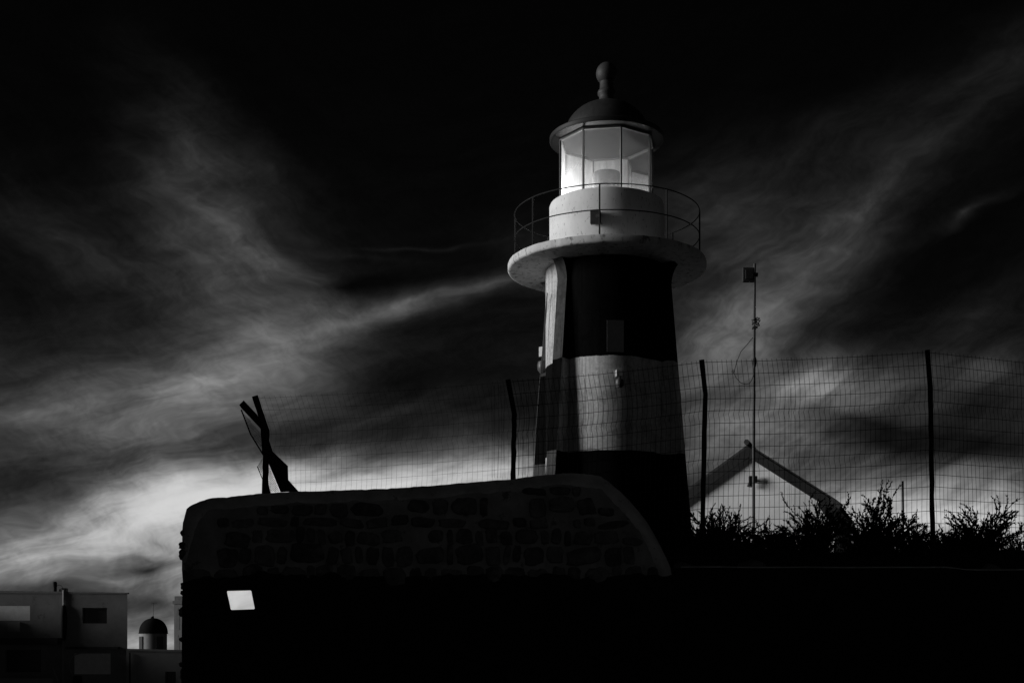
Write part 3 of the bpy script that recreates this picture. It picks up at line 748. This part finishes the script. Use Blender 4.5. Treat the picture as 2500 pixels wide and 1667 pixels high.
def fill(poly, Y, step, name, slope):
    """chain-link infill clipped to a polygon in the plane Y"""
    mb = MB(); r_ = random.Random(3)
    xs_ = [p_[0] for p_ in poly]; ys_ = [p_[1] for p_ in poly]
    def inside(x, y):
        c_ = False; j = len(poly) - 1
        for i in range(len(poly)):
            xi, yi = poly[i]; xj, yj = poly[j]
            if (yi > y) != (yj > y) and x < (xj - xi) * (y - yi) / (yj - yi) + xi: c_ = not c_
            j = i
        return c_
    for sl in slope:
        t = min(ys_) - 300
        while t < max(ys_) + 300:
            run = []; x = min(xs_)
            while x <= max(xs_):
                y = t + sl * (x - min(xs_))
                if inside(x, y): run.append(P(x, y, Y + r_.uniform(-.01, .01)))
                elif len(run) > 1: mb.tube(run, .0024, 3, caps=False); run = []
                else: run = []
                x += 2.0
            if len(run) > 1: mb.tube(run, .0024, 3, caps=False)
            t += step
    return part(mb, name, M['wire'], fence)
fill([(588, 1000), (640, 1060), (644, 1098), (630, 1086), (612, 1058)], FY + .3, 4.0, 'chain_link', (1.0, -.6))
fill([(642, 1112), (628, 1138), (642, 1165)], FY + .2, 4.2, 'chain_link', (.9, -1.6))
fill([(654, 1130), (684, 1200), (656, 1202)], FY + .15, 4.5, 'chain_link', (.8, -.9))
mb = MB(); mb.tube([P(589, 1000, FY + .3), P(612, 1060, FY + .3), P(644, 1112, FY + .3)], .009, 5); part(mb, 'edge_wire', M['wire'], fence)
mb = MB(); mb.tube([P(628, 1138, FY + .2), P(641, 1170, FY + .1), P(640, 1205, FY + .1)], .006, 5); part(mb, 'edge_wire', M['wire'], fence)
mb = MB(); mb.add([P(640, 1178, FY - .02), P(655, 1178, FY - .02), P(662, 1207, FY - .02), P(639, 1207, FY - .02), P(640, 1178, FY + .06), P(655, 1178, FY + .06), P(662, 1207, FY + .06), P(639, 1207, FY + .06)],
    [(0,3,2,1),(4,5,6,7),(0,1,5,4),(1,2,6,5),(2,3,7,6),(3,0,4,7)]); part(mb, 'foot_plate', M['post'], fence)
# a thin loose stake behind the fence
mb = MB(); mb.tube([P(2204, 1174, 17.6), P(2205, 1250, 17.6), P(2206, 1345, 17.6)], .013, 6)
tag(mb.build('stake', M['post']), 'thin upright iron stake among the bushes left of the right fence post', 'stake')

# ------------------------------------------------------------------ gabled house
HYD = 33.0
hx = lambda px: (px - CX) / F * HYD
hz = lambda py: CZ + (HY - py) / F * HYD
hx_c = hx(1829); apex = hz(1092); slope = (apex - hz(1240)) / (hx(2046) - hx_c); half = hx(2036) - hx_c; eave_r = hx_c + half; eave_z = apex - slope * half
house = empty('gabled_house', (hx_c, HYD, PLAT), 'small whitewashed gabled house with tiled roof right of the lighthouse', 'house')
wh = half - .03
HROT = R(-18)
mb = MB(); D = 5.0
poly = [(hx_c - wh, HYD, PLAT - .3), (hx_c + wh, HYD, PLAT - .3), (hx_c + wh, HYD, apex - slope * wh - .05), (hx_c, HYD, apex - .05), (hx_c - wh, HYD, apex - slope * wh - .05)]
mb.prism(poly, (0, D, 0)); part(mb, 'wall', M['gable'], house)
rf = None
for s in (-1, 1):
    a = Vector((hx_c, HYD - .10, apex)); b = Vector((hx_c + s * (half + .02), HYD - .10, apex - slope * (half + .02))); th = Vector((0, 0, .07))
    mb = MB(); mb.prism([a, b, b + th, a + th], (0, D + .3, 0)); r_o = part(mb, 'roof', M['tile'], house)
    # barge board
    mb = MB(); dz = Vector((0, 0, -.25)); mb.prism([a + Vector((0, -.03, -.002)), b + Vector((0, -.03, -.002)), b + Vector((0, -.03, 0)) + dz, a + Vector((0, -.03, 0)) + dz], (0, .027, 0))
    part(mb, 'barge_board', M['board'], house)
    # verge tiles
    nt = 11; prng = random.Random(s + 4)
    for k in range(nt):
        q = a.lerp(b, (k + .5) / nt); dirv = (b - a).normalized(); L_ = (b - a).length / nt * 1.12
        mbt = MB(); nn = 7; vs = []; up = Vector((-dirv.z * 0, 0, 1)); nrm = Vector((-dirv.z, 0, dirv.x)) * (1 if s > 0 else -1)
        if nrm.z < 0: nrm = -nrm
        tl_ = prng.uniform(-.02, .03)
        for e_ in (-1, 1):
            for m_ in range(nn):
                ang = math.pi * m_ / (nn - 1); vs.append(q + dirv * e_ * L_ / 2 + nrm * (.085 + tl_ + .012 * e_ * s * s + .10 * math.sin(ang)) + Vector((0, .06 - .085 * math.cos(ang), 0)))
        fs = [(i, i + 1, nn + i + 1, nn + i) for i in range(nn - 1)] + [tuple(range(nn)), tuple(range(nn, 2 * nn))[::-1]]
        mbt.add(vs, fs); part(mbt, 'tile', M['tile'], r_o)
mb = MB(); mb.beam((hx_c + half - .08, HYD - .26, eave_z + .04), (hx_c + half + .14, HYD - .26, eave_z - .13), .3, .12); part(mb, 'eave_tile', M['tile'], house)
for k in range(4):
    mb = MB(); yy = HYD - .22 + k * .34; mb.tube([(hx_c, yy - .2, apex + .07), (hx_c, yy + .2, apex + .06)], [.065, .055], 10); part(mb, 'ridge_tile', M['tile'], house)
mb = MB(); mb.prism([(hx_c + half + a_, HYD - .09, eave_z + b_) for a_, b_ in ((-.45, .0), (.0, -.04), (-.08, -.2), (-.04, -.48), (-.12, -.5), (-.25, -.30))], (0, .085, 0)); part(mb, 'eave_bracket', M['board'], house)

house.rotation_euler.z = HROT      # the gable looks a little to the left
house.location = Vector((hx_c, HYD, PLAT)) - (Matrix.Rotation(HROT, 3, 'Z') @ (Vector((hx_c, HYD, PLAT)) - house.location))
# ------------------------------------------------------------------ tall pole by the gable with its boxes and cable
PY = HYD - .6
pole = empty('antenna_pole', P(1840, 1300, PY), 'tall thin pole with square panel antenna rising past the house gable', 'pole')
mb = MB(); mb.tube([P(1840, 1460, PY), P(1840, 1085, PY), P(1841, 900, PY), P(1842, 760, PY), P(1842.5, 644, PY)], [.036, .036, .034, .031, .030], 12); part(mb, 'shaft', M['pole'], pole)
a0, a1 = P(1812, 654, PY - .08), P(1841, 690, PY - .08)
mb = MB(); mb.box((a0.x, PY - .14, a1.z), (a1.x, PY - .06, a0.z)); bevel(part(mb, 'panel', M['box_dark'], pole), .02)
mb = MB(); mb.box((a0.x + .06, PY - .17, a1.z + .06), (a1.x - .02, PY - .14, a0.z - .06)); bevel(part(mb, 'panel_cover', M['iron'], pole), .02)
mb = MB(); mb.tube([P(1838, 670, PY), P(1850, 671, PY)], .05, 8); part(mb, 'clamp', M['post'], pole)
mb = MB()
for k in range(9):
    r_ = random.Random(k); c = P(1843 + r_.uniform(-3, 7), 778 + k * 2.8, PY); mb.tube([c + Vector((.06 * math.cos(t_), .06 * math.sin(t_) , r_.uniform(-.03, .03))) for t_ in [j * .9 for j in range(8)]], .012, 4)
part(mb, 'cable_coil', M['box_dark'], pole)
mb = MB(); mb.tube([P(x, y, PY - .05) for x, y in ((1838, 824), (1825, 840), (1809, 858), (1800, 880), (1793, 904), (1791, 908), (1797, 922), (1808, 934), (1820, 938), (1830, 936), (1836, 926), (1840, 915))], .008, 5); part(mb, 'loose_cable', M['box_dark'], pole)
mb = MB(); mb.tube([P(1790 + 3.5 * math.cos(t_ * .7), 907 + 3 * math.sin(t_ * .7), PY - .05) for t_ in range(10)], .008, 5); part(mb, 'cable_knot', M['box_dark'], pole)
mb = MB(); mb.tube([P(1842, 872, PY), P(1842, 885, PY), P(1842, 895, PY)], [.036, .052, .036], 10); part(mb, 'joint_sleeve', M['post'], pole)
fl = empty('floodlight', P(1838, 1172, HYD), 'dark floodlight box on the white gable of the house', 'floodlight')
p0 = P(1838, 1170, HYD - .14)
mb = MB(); mb.box((p0.x - .10, p0.y - .06, p0.z - .08), (p0.x + .10, p0.y + .03, p0.z + .08)); bevel(part(mb, 'housing', M['box_dark'], fl), .012)
mb = MB(); mb.box((p0.x - .05, p0.y + .03, p0.z - .04), (p0.x + .03, HYD + .0, p0.z + .03)); part(mb, 'bracket', M['iron'], fl)
mb = MB(); mb.tube([p0 + Vector((-.06, 0, -.08)), p0 + Vector((-.08, -.01, -.17))], [.05, .065], 10); part(mb, 'sensor', M['box_dark'], fl)

# ------------------------------------------------------------------ shrubs
def shrub(px, Y, h_px, w_px, label, seed, stems=34, lean=0.0, base=None):
    r_ = random.Random(seed); mpp = Y / F
    zb = ground_z((px - CX) * mpp, Y) - .03
    h = max(.3, P(px, h_px + (13 if stems > 50 else 34), Y).z - zb); w_ = w_px * mpp
    root = empty('saltbush', ((px - CX) * mpp, Y, zb), label, 'bush', 'wild bushes along the fence')
    sm = MB(); lm = MB()
    def leaf(p_, d_, L_):
        d_ = (d_ + Vector((r_.uniform(-.6, .6), r_.uniform(-.6, .6), r_.uniform(-.3, .6)))).normalized()
        s_ = d_.cross(Vector((r_.uniform(-1, 1), r_.uniform(-1, 1), .4))).normalized() * L_ * .20
        lm.add([p_, p_ + d_ * L_ * .5 + s_, p_ + d_ * L_, p_ + d_ * L_ * .5 - s_], [(0, 1, 2, 3)])
    def shoot(p0, d0, L_, r0, lvl, dens):
        n = 8; pts = [p0]; d_ = d0.normalized(); step = L_ / n
        bend = Vector((r_.uniform(-.08, .08), r_.uniform(-.08, .08), r_.uniform(-.20, .0)))
        for k in range(n):
            d_ = (d_ + bend * (k / n) * 1.4 + Vector((r_.uniform(-.09, .09), r_.uniform(-.09, .09), r_.uniform(-.05, .05)))).normalized(); pts.append(pts[-1] + d_ * step)
            if lvl < 1 and k >= 2 and r_.random() < .62:
                sd_ = (d_ + Vector((r_.uniform(-.9, .9), r_.uniform(-.9, .9), r_.uniform(-.1, .7)))).normalized()
                shoot(pts[-1], sd_, L_ * r_.uniform(.2, .4), r0 * .6, lvl + 1, dens)
            nl = int(dens * step / .0075)
            for _ in range(nl):
                if k == 0 and r_.random() < .5: continue
                leaf(pts[-2].lerp(pts[-1], r_.random()), d_, r_.uniform(.025, .060) * (1.2 - .55 * k / n))
        sm.tube(pts, [r0 * (1 - .8 * i / n) for i in range(n + 1)], 4, caps=False)
    o = Vector(((px - CX) * mpp, Y, zb))
    for k in range(stems):
        a = r_.uniform(0, 2 * math.pi); sp = r_.random()
        tilt = .12 + sp * 1.0
        L_ = h * (r_.uniform(.6, 1.0) if k > 5 else r_.uniform(1.0, 1.2))
        d0 = Vector((math.cos(a) * math.sin(tilt) + lean, math.sin(a) * math.sin(tilt) * .6, math.cos(tilt)))
        p0 = o + Vector((math.cos(a) * w_ * .22 * r_.random(), math.sin(a) * w_ * .15 * r_.random(), 0))
        shoot(p0, d0, L_, .008, 0, 1.0 if k > 3 else .8)
    for _ in range(stems * (40 if stems > 50 else 30)):          # leafy heart of the bush
        q = Vector((r_.gauss(0, .24) * w_, r_.gauss(0, .2) * w_, abs(r_.gauss(0, .20)) * h)); leaf(o + q, Vector((r_.uniform(-1, 1), r_.uniform(-1, 1), 1)), r_.uniform(.03, .06))
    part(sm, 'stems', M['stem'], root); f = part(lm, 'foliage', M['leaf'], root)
    return root
SH = [
    (1612, 17.7, 1268, 120, 'dim low bush at the foot of the lighthouse', 26),
    (1690, 17.5, 1252, 80, 'bush growing round the foot of the fence post beside the lighthouse', 30),
    (1760, 17.4, 1232, 110, 'spreading bush below the left half of the house gable', 52),
    (1838, 17.9, 1256, 90, 'bush at the foot of the antenna pole', 36),
    (1905, 17.5, 1248, 110, 'bush with arching sprays below the right half of the gable', 44),
    (1992, 17.4, 1226, 90, 'dark dense bush under the right eave of the house', 60),
    (2085, 18.0, 1290, 60, 'thin open bush just right of the house eave', 16),
    (2140, 17.4, 1212, 110, 'tallest bush with spiky shoots left of the iron stake', 66),
    (2228, 17.6, 1246, 90, 'bush with one long arching shoot between the stake and the right post', 40),
    (2310, 17.4, 1262, 90, 'low dark bush at the foot of the right fence post', 38),
    (2392, 17.5, 1226, 110, 'wide bush with feathery tips right of the right fence post', 62),
    (2485, 18.0, 1270, 90, 'loose see-through bush cut by the right edge of the picture', 22),
]
for i, (px, Y, hp, wp_, lab, st) in enumerate(SH): shrub(px, Y, hp, wp_, lab, 100 + i, st)

# stones and dry litter on the bank
rr = random.Random(8)
ROCKS = [(1668, 1352, 60, 'dark angular rock at the foot of the left bank beside the stone wall'), (1752, 1366, 44, 'pale pointed rock on the bank below the house'), (1835, 1362, 70, 'long flat rock on the bank under the pole'), (1900, 1368, 36, 'small round rock on the bank below the right eave'), (2085, 1370, 34, 'lone small rock on the bank right of the house'), (2420, 1372, 50, 'low rock on the bank near the right edge')]
for i, (px, py, wpx, lab) in enumerate(ROCKS):
    Y = 16.62; bm = bmesh.new(); bmesh.ops.create_icosphere(bm, subdivisions=2, radius=1)
    w_ = wpx * Y / F / 2
    for v in bm.verts:
        k = 1 + .35 * mnoise.noise(v.co * 1.3 + Vector((i * 7, 0, 0))) + .12 * mnoise.noise(v.co * 4 + Vector((i, 0, 0))); v.co *= k; v.co.x *= w_; v.co.y *= w_ * .8; v.co.z *= w_ * .75
    me = bpy.data.meshes.new('rock'); bm.to_mesh(me); bm.free(); me.materials.append(M['rock'])
    ob = bpy.data.objects.new('rock', me); COL.objects.link(ob); x = (px - CX) / F * Y; ob.location = (x, Y, ground_z(x, Y) + w_ * .35)
    tag(ob, lab, 'rock', 'rocks on the bank')
mb = MB()
for _ in range(5200):
    x = rr.uniform(1.9, 8.0); y = rr.uniform(16.42, 17.9); z = ground_z(x, y); L_ = rr.uniform(.02, .10); a = rr.uniform(0, 6.28)
    d_ = Vector((math.cos(a), math.sin(a), rr.uniform(-.05, .9))).normalized() * L_; s_ = Vector((-math.sin(a), math.cos(a), 0)) * .004
    p0 = Vector((x, y, z + .002)); mb.add([p0 - s_, p0 + s_, p0 + d_], [(0, 1, 2)])
tag(mb.build('dry_litter', M['rock']), 'dry twigs and dead grass littering the bank', 'litter', kind='stuff')

# ------------------------------------------------------------------ town on the left
BY = 85.0
bx_ = lambda px: (px - CX) / F * BY
bz_ = lambda py: CZ + (HY - py) / F * BY
def wall_open(x0, x1, z0, z1, y, holes, depth):
    xs_ = sorted({x0, x1} | {v for h in holes for v in h[:2]}); zs_ = sorted({z0, z1} | {v for h in holes for v in h[2:]}); mb = MB()
    for i in range(len(xs_) - 1):
        for j in range(len(zs_) - 1):
            cx_, cz_ = (xs_[i] + xs_[i + 1]) / 2, (zs_[j] + zs_[j + 1]) / 2
            if any(h[0] < cx_ < h[1] and h[2] < cz_ < h[3] for h in holes): continue
            mb.add([(xs_[i], y, zs_[j]), (xs_[i + 1], y, zs_[j]), (xs_[i + 1], y, zs_[j + 1]), (xs_[i], y, zs_[j + 1])], [(0, 1, 2, 3)])
    for (a, b, c, d_) in holes:
        for (p0, p1) in (((a, c), (a, d_)), ((a, d_), (b, d_)), ((b, d_), (b, c)), ((b, c), (a, c))):
            mb.add([(p0[0], y, p0[1]), (p1[0], y, p1[1]), (p1[0], y + depth, p1[1]), (p0[0], y + depth, p0[1])], [(0, 1, 2, 3)])
    return mb
apt = empty('apartment_house', (bx_(150), BY + 4, -6), 'dark flat-roofed two storey apartment house in the lower left corner', 'building')
X0, X1 = bx_(-75), bx_(311)
def H(a, b, t, u): return (bx_(a), bx_(b), bz_(u), bz_(t))
win = [H(-40, 73, 1478, 1514), H(201, 261, 1483, 1521), H(181, 270, 1594, 1645), H(12, 100, 1585, 1640)]
mb = wall_open(X0, X1, -6.5, bz_(1446), BY, win, .35)
XB = X1 * (BY + 9) / BY - .3
mb.add([(X1, BY, -6.5), (XB, BY + 9, -6.5), (XB, BY + 9, bz_(1446)), (X1, BY, bz_(1446))], [(0, 1, 2, 3)])
mb.add([(X0, BY, -6.5), (X0, BY + 9, -6.5), (X0, BY + 9, bz_(1446)), (X0, BY, bz_(1446))], [(3, 2, 1, 0)])
mb.add([(X0, BY + 9, -6.5), (XB, BY + 9, -6.5), (XB, BY + 9, bz_(1446)), (X0, BY + 9, bz_(1446))], [(3, 2, 1, 0)])
mb.add([(X0, BY, bz_(1446)), (X1, BY, bz_(1446)), (XB, BY + 9, bz_(1446)), (X0, BY + 9, bz_(1446))], [(0, 1, 2, 3)])
part(mb, 'wall', M['facade'], apt)
mb = MB(); mb.prism([(X0, BY - .04, bz_(1447)), (X1 + .04, BY - .04, bz_(1449)), (X1 + .04, BY - .04, bz_(1446)), (X0, BY - .04, bz_(1440))], (0, .3, 0)); part(mb, 'parapet', M['facade'], apt)
mb = MB(); mb.box((X0, BY - .35, bz_(1446)-8), (bx_(104), BY - .003, bz_(1448))); 
def pane(h, m, name='window', rec=.18):
    mb_ = MB(); mb_.box((h[0] + .002, BY + rec, h[2] + .002), (h[1] - .002, BY + rec + .1, h[3] - .002)); return part(mb_, name, m, apt)
w0 = pane(win[0], M['shutter'], 'window', .01)
for px in (-2, 35): part(MB().box((bx_(px) - .05, BY + .02, win[0][2] + .01), (bx_(px) + .05, BY + .055, win[0][3] - .01)), 'frame', M['shutter'], w0)
part(MB().box((win[0][0], BY - .1, win[0][2] - .08), (win[0][1] + .06, BY - .003, win[0][2] - .003)), 'sill', M['ledge'], w0)
w1 = pane(win[1], M['dark_pane'], 'window', .25)
for (a, b, c, d_) in ((198, 201, 1480, 1524), (261, 264, 1480, 1524)): part(MB().box((bx_(a), BY - .03, bz_(d_)), (bx_(b), BY - .003, bz_(c))), 'frame', M['facade2'], w1)
part(MB().box((bx_(196), BY - .05, bz_(1480)), (bx_(266), BY - .003, bz_(1478))), 'lintel', M['facade2'], w1)
part(MB().box((bx_(200), BY + .19, bz_(1522)), (bx_(203), BY + .245, bz_(1484))), 'frame', M['facade'], w1)
w2 = pane(win[2], M['shutter'], 'shutter_window', .048)
for px in (210, 240): part(MB().box((bx_(px) - .03, BY + .01, win[2][2] + .02), (bx_(px) + .03, BY + .045, win[2][3] - .02)), 'frame', M['facade'], w2)
for k in range(4): part(MB().box((bx_(243), BY + .015, bz_(1621 + k * 3.6)), (bx_(268), BY + .047, bz_(1618.6 + k * 3.6))), 'slat', M['dark_pane'], w2)
part(MB().box((bx_(179), BY - .06, bz_(1594)), (bx_(272), BY - .003, bz_(1592))), 'lintel', M['facade2'], w2)
w3 = pane(win[3], M['dark_pane'], 'window', .3)
part(MB().box((bx_(60), BY + .2, win[3][2]), (win[3][1], BY + .28, win[3][3])), 'shutter', M['facade2'], w3)
part(MB().box((bx_(12), BY + .2, win[3][2]), (bx_(16), BY + .28, win[3][3])), 'frame', M['facade2'], w3)
part(MB().box((bx_(-75), BY - .9, bz_(1572)), (bx_(152), BY - .003, bz_(1557))), 'balcony_slab', M['ledge'], apt)
part(MB().box((bx_(163), BY - .25, bz_(1584)), (bx_(292), BY - .003, bz_(1578))), 'ledge', M['ledge'], apt)
part(MB().box((X0, BY - .22, bz_(1556)), (bx_(103), BY - .003, bz_(1449))), 'wall_projection', M['facade'], apt) if False else None
part(MB().box((bx_(20), BY - .12, bz_(1541)), (bx_(50), BY - .003, bz_(1518))), 'vent_box', M['facade2'], apt)
bal = part(MB().box((bx_(-75), BY - .9, bz_(1700)), (bx_(140), BY - .75, bz_(1654))), 'balcony', M['facade2'], apt)
part(MB().box((bx_(-75), BY - .88, bz_(1635)), (bx_(142), BY - .80, bz_(1633.5))), 'handrail', M['facade2'], bal)
for k in range(13): part(MB().box((bx_(-30 + k * 13), BY - .86, bz_(1654)), (bx_(-28.6 + k * 13), BY - .82, bz_(1635))), 'baluster', M['facade2'], bal)
mb = MB(); mb.tube([(bx_(156), BY - .06, bz_(1440)), (bx_(156), BY - .08, bz_(1500)), (bx_(154), BY - .06, bz_(1560)), (bx_(155), BY - .06, bz_(1700))], .06, 6); part(mb, 'drainpipe', M['facade2'], apt)
mb = MB(); mb.lathe((bx_(156), BY - .06), [(.02, bz_(1474)), (.16, bz_(1482)), (.21, bz_(1500)), (.21, bz_(1520)), (.19, bz_(1545)), (.12, bz_(1562)), (.0, bz_(1562))], 12); part(mb, 'pipe_cover', M['cypress'], apt)
mb = MB(); mb.tube([(bx_(x), BY - .08, bz_(y)) for x, y in ((213, 1589), (195, 1594), (180, 1599), (172, 1612), (170, 1628), (178, 1645), (180, 1670))], .035, 5); part(mb, 'cable', M['facade2'], apt)
mb = MB(); mb.lathe((bx_(191), BY - .16), [(.0, bz_(1648)), (.26, bz_(1649)), (.28, bz_(1660)), (.28, bz_(1690)), (.0, bz_(1692))], 14); part(mb, 'meter_drum', M['cypress'], apt)
mb = MB(); mb.tube([(bx_(141), BY - 1.0, bz_(1628)), (bx_(155), BY - 1.0, bz_(1660))], .04, 5); part(mb, 'awning_arm', M['facade2'], apt)
tk = empty('water_tank', (bx_(120), BY + 1, bz_(1442)), 'tall dark water tank standing on the apartment roof', 'tank')
c = (bx_(120.5), BY + 1)
part(MB().lathe(c, [(.0, bz_(1417)), (.10, bz_(1417)), (.14, bz_(1420)), (.14, bz_(1430)), (.135, bz_(1430)), (.0, bz_(1430))], 14), 'tank', M['cypress'], tk)
part(MB().lathe(c, [(.135, bz_(1430)), (.135, bz_(1446)), (.0, bz_(1446))], 8), 'stand', M['iron'], tk)
mb = MB(); mb.tube([(bx_(126), BY + 1, bz_(1427)), (bx_(132), BY + 1, bz_(1425)), (bx_(138), BY + 1, bz_(1428)), (bx_(140), BY + 1, bz_(1433))], .014, 5); part(mb, 'pipe', M['cypress'], tk)
ac = empty('roof_cooler', (bx_(143), BY + 1, bz_(1443)), 'small box unit on the apartment roof beside the water tank', 'cooler')
mb = MB(); mb.box((bx_(138), BY + .8, bz_(1447)), (bx_(150), BY + 1.3, bz_(1433))); bevel(part(mb, 'casing', M['box_dark'], ac), .03)
mb = MB(); mb.tube([(bx_(132), BY + 1, bz_(1447)), (bx_(134), BY + 1, bz_(1437)), (bx_(139), BY + 1, bz_(1435))], .07, 8); part(mb, 'duct', M['box_dark'], ac)

low = empty('low_house', (bx_(375), BY + 3, -6), 'lower plain house with a dark doorway left of the stone wall', 'building')
X2, X3 = bx_(311.5), bx_(470); dr = H(406, 432, 1638, 1720)
mb = wall_open(X2, X3, -6.5, bz_(1586), BY - .3, [dr], .4); zt = bz_(1586)
mb.add([(X2, BY - .3, zt), (X3, BY - .3, zt), (X3, BY + 6, zt), (X2, BY + 6, zt)], [(0, 1, 2, 3)]); mb.add([(X3, BY - .3, -6.5), (X3, BY + 6, -6.5), (X3, BY + 6, zt), (X3, BY - .3, zt)], [(0, 1, 2, 3)])
part(mb, 'wall', M['facade2'], low)
part(MB().box((dr[0] + .01, BY + .02, dr[2]), (dr[1] - .01, BY + .09, dr[3] - .01)), 'door', M['dark_pane'], low)
part(MB().prism([(X2, BY - .34, bz_(1588)), (X3, BY - .34, bz_(1591)), (X3, BY - .34, bz_(1586)), (X2, BY - .34, bz_(1582.5))], (0, .25, 0)), 'parapet', M['facade2'], low)
part(MB().tube([(bx_(321), BY - .38, bz_(1592)), (bx_(321), BY - .38, bz_(1720))], .05, 6), 'drainpipe', M['cypress'], low)

CY = 120.0
cx2 = lambda px: (px - CX) / F * CY
cz2 = lambda py: CZ + (HY - py) / F * CY
cu = empty('chapel_cupola', (cx2(374.5), CY, cz2(1600)), 'small domed cupola with dark windows behind the low house', 'cupola')
cc = (cx2(374.5), CY); rw = (407 - 342) / 2 / F * CY
part(MB().lathe(cc, [(rw, cz2(1640)), (rw, cz2(1545)), (rw * 1.05, cz2(1545)), (rw * 1.05, cz2(1543))], 48), 'drum', M['chapel'], cu)
prof = [(rw * 1.06 * math.cos(R(a)) ** .9 if a < 90 else 0, cz2(1544) + (1544 - 1508) / F * CY * math.sin(R(a))) for a in range(0, 91, 6)]
part(MB().lathe(cc, [(rw * 1.08, cz2(1546)), (rw * 1.08, cz2(1544))] + prof, 48), 'dome', M['dome'], cu)
for px, wpx in ((350, 14), (396, 17)):
    th = math.asin(max(-.97, min(.97, (px - 374.5) / 32.5))); o = Vector((math.sin(th), -math.cos(th), 0)); s_ = Vector((-o.y, o.x, 0)); ww = wpx / F * CY / 2 / max(.45, math.cos(th)) * .8
    c_ = Vector((cc[0], cc[1], 0)) + o * rw
    def ob_(u0, u1, o0, o1, z0, z1): return MB().add([c_ + s_ * u + o * q + Vector((0, 0, z)) for z in (z0, z1) for (u, q) in ((u0, o0), (u1, o0), (u1, o1), (u0, o1))], [(0,3,2,1),(4,5,6,7),(0,1,5,4),(1,2,6,5),(2,3,7,6),(3,0,4,7)])
    wd = part(ob_(-ww, ww, -.15, .04, cz2(1590), cz2(1553)), 'window', M['dark_pane'], cu)
    part(ob_(-ww * 1.15, ww * 1.15, -.1, .12, cz2(1553), cz2(1551)), 'lintel', M['dome'], wd)
part(MB().tube([(cc[0], CY, cz2(1512)), (cc[0] - .1, CY, cz2(1507)), (cc[0], CY, cz2(1503))], [.10, .16, .05], 8), 'knop', M['dome'], cu)
an = MB(); an.tube([(cc[0], CY, cz2(1508)), (cc[0], CY, cz2(1471))], .013, 5)
an.tube([(cx2(369), CY, cz2(1471)), (cx2(384), CY, cz2(1471))], .010, 4)
for px in (371, 374, 377, 380, 383): an.tube([(cx2(px), CY, cz2(1471)), (cx2(px), CY, cz2(1477))], .008, 4)
tag(an.build('aerial', M['dome']), 'thin television aerial above the cupola dome', 'aerial')

TYD = 105.0
tx2 = lambda px: (px - CX) / F * TYD
tz2 = lambda py: CZ + (HY - py) / F * TYD
bt = empty('bell_tower', (tx2(445), TYD, -6), 'pale bell tower with arched windows half hidden by the stone wall', 'tower')
tl, trr = tx2(425), tx2(475)
mb = MB(); mb.prism([(tl, TYD, -6.5), (trr, TYD - 1.0, -6.5), (trr, TYD + 1.4, -6.5), (tl, TYD + 2.0, -6.5)], (0, 0, tz2(1474) + 6.5)); part(mb, 'wall', M['bell'], bt)
mb = MB(); mb.prism([(tl - .10, TYD - .08, 0), (trr, TYD - 1.1, 0), (trr, TYD + 1.5, 0), (tl - .1, TYD + 2.1, 0)], (0, 0, .25)); ob = part(mb, 'cornice', M['ledge'], bt); ob.location.z += tz2(1474) + .002
mb = MB(); mb.prism([(tl + .04, TYD, 0), (trr, TYD - .9, 0), (trr, TYD + 1.3, 0), (tl + .04, TYD + 1.9, 0)], (0, 0, .35)); ob = part(mb, 'roof_block', M['ledge'], bt); ob.location.z += tz2(1474) + .255
for (pt, pb) in ((1484, 1537), (1549, 1586)):
    u0, u1 = tx2(431.5), tx2(441); yy = lambda x: TYD - (x - tl) / (trr - tl) * 1.0 - .025
    poly = [(u0, tz2(pb)), (u1, tz2(pb)), (u1, tz2(pt + 16)), ((u0 * .25 + u1 * .75), tz2(pt + 5)), ((u0 + u1) / 2, tz2(pt)), ((u0 * .75 + u1 * .25), tz2(pt + 5)), (u0, tz2(pt + 16))]
    part(MB().prism([(x, yy(x), z) for x, z in poly], (0, .06, 0)), 'arched_window', M['ledge'], bt)

# unseen blocks added left of frame to keep low sun off wall and bank
def block(x0, x1, y0, y1, z0, z1, label):
    e = empty('sun_blocker', ((x0 + x1) / 2, (y0 + y1) / 2, z0), label, 'building', 'unseen sun blockers added left of the view')
    part(MB().box((x0, y0, z0), (x1, y1, z1)), 'wall', M['facade'], e)
    part(MB().box((x0 - .1, y0 - .1, z1 + .002), (x1 + .1, y1 + .1, z1 + .35)), 'parapet', M['facade2'], e)
    for k in range(4):
        yk = y0 + (k + .5) * (y1 - y0) / 4
        w_ = part(MB().box((x1 - .05, yk - .5, z0 + 2.2), (x1 + .03, yk + .5, z0 + 3.5)), 'window', M['dark_pane'], e)
        part(MB().box((x1 + .002, yk - .6, z0 + 2.08), (x1 + .12, yk + .6, z0 + 2.19)), 'sill', M['facade2'], w_)
block(-24, -12.5, 1, 20.5, -.5, 12.0, 'unseen block added left of the stone wall to shade it')
block(-46, -34.6, 72, 87, -6.5, 4.3, 'unseen block added beside the apartment house to shade its front')
